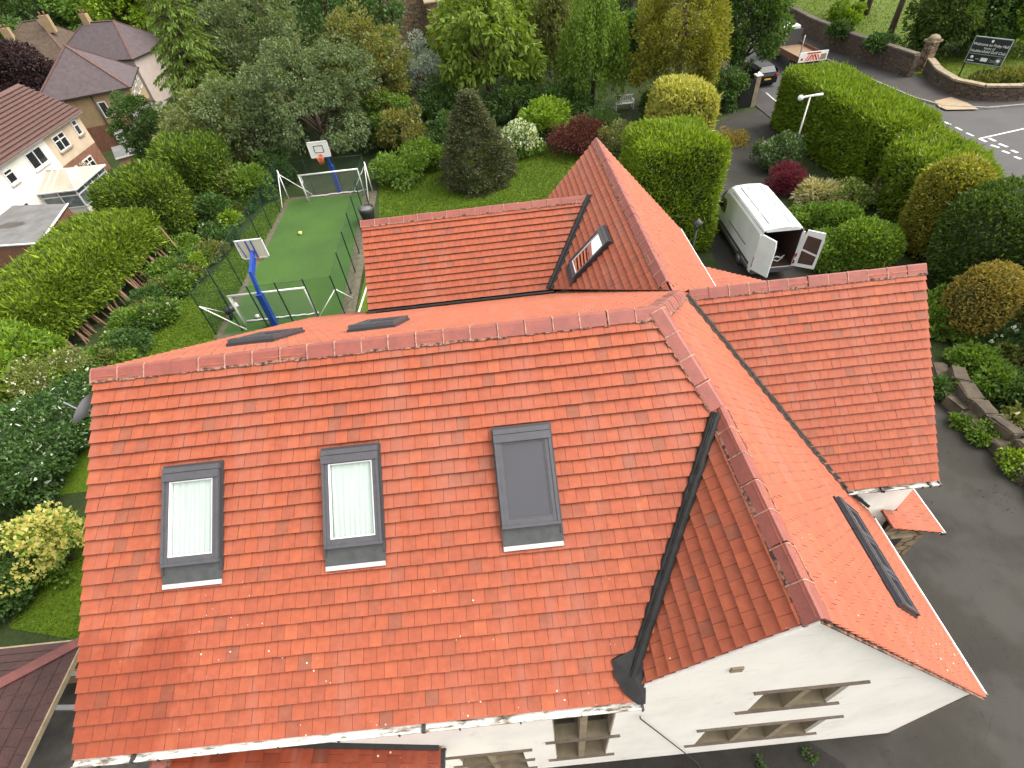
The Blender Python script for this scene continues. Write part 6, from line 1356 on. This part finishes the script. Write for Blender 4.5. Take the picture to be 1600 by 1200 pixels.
for i, (u, v) in enumerate(((262, 425), (232, 470), (205, 505), (190, 545), (285, 385), (310, 345), (165, 560), (300, 300))):
    U(u, v, .4, .85, .9, 'dark' if i % 2 else 'mid', 'low dark leafy undergrowth bush along the grass beside the court', n=2300, ll=.15, lw=.10, group='undergrowth beside the court')
U(312, 412, .4, .55, .9, 'bright', 'small bright yellow green bush at the fence corner', n=1800, ll=.12, lw=.07)
U(360, 345, .5, .6, 1.0, 'bright', 'small bright green bush farther along the court fence', n=1800, ll=.14, lw=.09)
U(200, 560, .2, .35, .5, 'bright', 'tiny bright green plant by the house eave', n=700, ll=.12)
clipped(-15.6, 10.6, (2.4, 2.3, 1.6), 3.0, 'large glossy bright green laurel on the left edge', 'bright', 'laurel_bush', 'bush', e=2.6, n=20000, ll=.26, lw=.12, a=.10, loose=.8, z0=0, extra=('mid', .4))
clipped(-17.2, 8.2, (1.6, 1.8, 1.5), 2.9, 'yellow tipped laurel at the very left edge', 'gold', 'laurel_bush', 'bush', e=2.6, n=10000, ll=.24, lw=.11, a=.10, loose=.8, z0=0, extra=('bright', .6))
clipped(-11.7, 6.4, (2.3, 2.6, 1.25), 2.4, 'sprawling dark shrub sprinkled with white flowers left of the roof', 'dark', 'flowering_shrub', 'shrub', e=2.6, n=26000, ll=.14, lw=.09, a=.14, loose=.9, z0=0, extra=('white', .035))
U(80, 590, 1.8, 1.5, 1.5, 'olive', 'brown twiggy shrub behind the white flowered shrub', n=2600, ll=.12, lw=.05, z0=.9, extra=('white', .03))
p = G(62, 850, 1.3); shrub(p.x, p.y, 1.05, 2.0, 'mid', 'shrub with creamy yellow flower heads at the left edge', n=5200, cl=34, ll=.13, lw=.10, extra=('yellow', .62))
clipped(-9.6, 1.5, (1.2, 1.3, .9), 1.7, 'dark green bush below the yellow flowered shrub', 'dark', 'garden_bush', 'bush', e=2.4, n=13000, ll=.13, lw=.09, a=.12, loose=.9)
clipped(-11.6, 1.2, (1.3, 1.6, 1.0), 1.9, 'dark green bush at the lower left edge beside the summerhouse', 'dark', 'garden_bush', 'bush', e=2.4, n=12000, ll=.14, lw=.09, a=.12, loose=.9)
# far left trees
broadleaf(22, 132, 60, 4.6, 3.8, 'purple', 'dark purple copper beech between the houses on the left', n_cl=150, per=150, cl_r=1.0, ll=.32, lw=.2, droop=.5)
FT = 'far trees behind the neighbouring houses'
for u, v, Y, R, zr_, lf, lab in ((30, 25, 98, 7, 7, 'dark', 'dark conifer like tree in the top left corner'), (105, 12, 112, 8, 7, 'mid', 'green tree behind the far white house'), (165, 10, 100, 7, 6.5, 'mid', 'mid green tree behind the pink house chimney'), (205, 25, 88, 5, 5.5, 'bright', 'bright green tree left of the drooping conifer'), (235, 10, 95, 6, 7, 'olive', 'olive tree behind the drooping conifer'), (330, 10, 80, 7, 8, 'grey', 'tall grey green tree behind the drooping conifer'), (420, 5, 82, 8, 8, 'dark', 'tall dark tree at the top edge left of centre'),
    (-20, 80, 78, 5, 5, 'dark', 'dark tree at the far left edge above the copper beech'), (560, 0, 92, 8, 8, 'mid', 'far green tree left of the stone house'), (740, 5, 84, 8, 6, 'mid', 'far green tree right of the stone house'), (850, 0, 88, 8, 8, 'bright', 'far bright tree above the airy yellow green tree'), (1070, 0, 80, 8, 8, 'dark', 'far dark tree above the golden yew'), (1190, 10, 74, 6, 7, 'mid', 'far tree above the holly at the road')):
    broadleaf(u, v, Y, R, zr_, lf, lab, n_cl=130, per=110, cl_r=1.3, ll=.5, lw=.3, group=FT, r=.35)
p = G(780, 40); clipped(p.x, p.y, (6, 2, 1.3), 2.4, 'pale green hedge far behind the chestnut', 'bright', e=4, n=9000, ll=.4, lw=.24)
# denser growth between the bare stems and the court grass, and beyond the far end of the grass
rng = rngn()
for i in range(26):
    t = i/25; u = 168+215*t+rng.normal(0, 9); v = 580-262*t+rng.normal(0, 10)
    U(u, v, .35, rng.uniform(.6, .95), rng.uniform(.5, .85), ('dark', 'mid', 'dark', 'olive')[i % 4], 'low dark leafy undergrowth bush along the grass beside the court', n=2200, ll=.15, lw=.10, group='undergrowth beside the court', extra=('white', .012) if i % 5 == 0 else None)
for i, (u, v, R_, H, lf, lab) in enumerate(((395, 300, 1.3, 1.9, 'mid', 'rounded green shrub just outside the far left corner of the court'), (360, 300, 1.3, 2.4, 'pale', 'pale green shrub below the loose light green tree'), (425, 275, 1.4, 2.0, 'dark', 'dark shrub left of the far goal brace'), (340, 335, 1.1, 1.6, 'dark', 'dark shrub between the farthest conifer mound and the court'))):
    U(u, v, .6, R_, H, lf, lab, n=4200, ll=.18, lw=.11)
def tufts(name, poly, n, ln, cols, z=.012, kindlabel=None):
    rng = rngn(); P_ = [(p[0], p[1]) for p in poly]; xs_ = [p[0] for p in P_]; ys_ = [p[1] for p in P_]; pts = []
    while len(pts) < n:
        q = np.stack([rng.uniform(min(xs_), max(xs_), n), rng.uniform(min(ys_), max(ys_), n)], 1); ins = np.zeros(n, bool); j = len(P_)-1
        for i in range(len(P_)):
            xi, yi = P_[i]; xj, yj = P_[j]; ins ^= ((yi > q[:, 1]) != (yj > q[:, 1])) & (q[:, 0] < (xj-xi)*(q[:, 1]-yi)/(yj-yi+1e-9)+xi); j = i
        pts += list(q[ins])
    q = np.array(pts[:n]); P = np.concatenate([q, np.full((n, 1), z)], 1); D = rng.normal(0, .7, (n, 3)); D[:, 2] = rng.uniform(.25, .9, n)
    return tag(leaf_object(name, P, D, ln*rng.uniform(.5, 1.5, n), ln*.35*rng.uniform(.6, 1.4, n), cols, rng), kind='stuff')
LF['grass'] = leaf_mat('grass blades', [(.050, .095, .005), (.085, .145, .008), (.125, .185, .018)], trans=.25)
tufts('grass', [(-.5, 22), (-.6, 25), (-1.2, 29.5), (2.7, 32), (5, 32.8), (9, 32.2), (11.4, 31.2), (13.5, 28.5), (13.8, 22)], 45000, .11, ['grass'])
tufts('grass', [(-12, 7), (-12.6, 11), (-11, 15), (-9.4, 19), (-8.6, 27.5), (-7.4, 28), (-7.4, 13.4), (-3, 9)], 30000, .10, ['grass'])
tufts('grass', [(-9.2, .2), (-9.4, 2.3), (-7.9, 4), (-.3, 4), (-.3, -.4), (-4.5, -.9)], 16000, .07, ['grass'], .016)
tufts('grass', [(41.3, 34), (41.3, 70), (75, 70), (75, 33), (44, 31.9)], 26000, .18, ['grass'])
LF['litter'] = leaf_mat('fallen leaves', [(.012, .010, .007), (.05, .035, .018), (.09, .075, .04)], trans=.05)
def scatter(name, regions, ln, cols, z):
    rng = rngn(); P = []
    for (x, y, sx, sy, n) in regions: P.append(np.stack([rng.normal(x, sx, n), rng.normal(y, sy, n), np.full(n, z)], 1))
    P = np.concatenate(P); n = len(P); D = rng.normal(0, 1, (n, 3)); D[:, 2] = rng.uniform(0, .25, n)
    return tag(leaf_object(name, P, D, ln*rng.uniform(.4, 1.5, n), ln*.6*rng.uniform(.6, 1.4, n), cols, rng), kind='stuff')
scatter('leaf_litter', [(21.0, 2, .35, 3, 110), (17.5, -3, 1.8, 2.5, 14), (14.9, -4, .25, 1.6, 50), (18.6, 1, 1.2, 3, 12), (24, 30, 1.2, 2.5, 200), (20.8, 20, .8, 3, 120)], .045, ['litter'], .02)
for k, (x, y) in enumerate(((9.6, -4.95), (11.4, -4.85), (12.5, -4.75), (8.3, -5.1))):
    shrub(x, y, .13, .16, 'dark', 'small green weed growing at the foot of the white front wall', n=110, cl=7, ll=.09, lw=.04, group='weeds in the front bed')
for k, (u, v, R_, lf, lab) in enumerate(((1475, 600, .4, 'dark', 'dark leafy plant hanging over the far end of the boulder wall'), (1545, 668, .42, 'mid', 'green leafy plant spilling over the middle of the boulder wall'), (1590, 715, .4, 'bright', 'bright green plant spilling over the near end of the boulder wall'))):
    S(u, v, .45, R_, .5, lf, lab, n=1300, ll=.13, lw=.08)
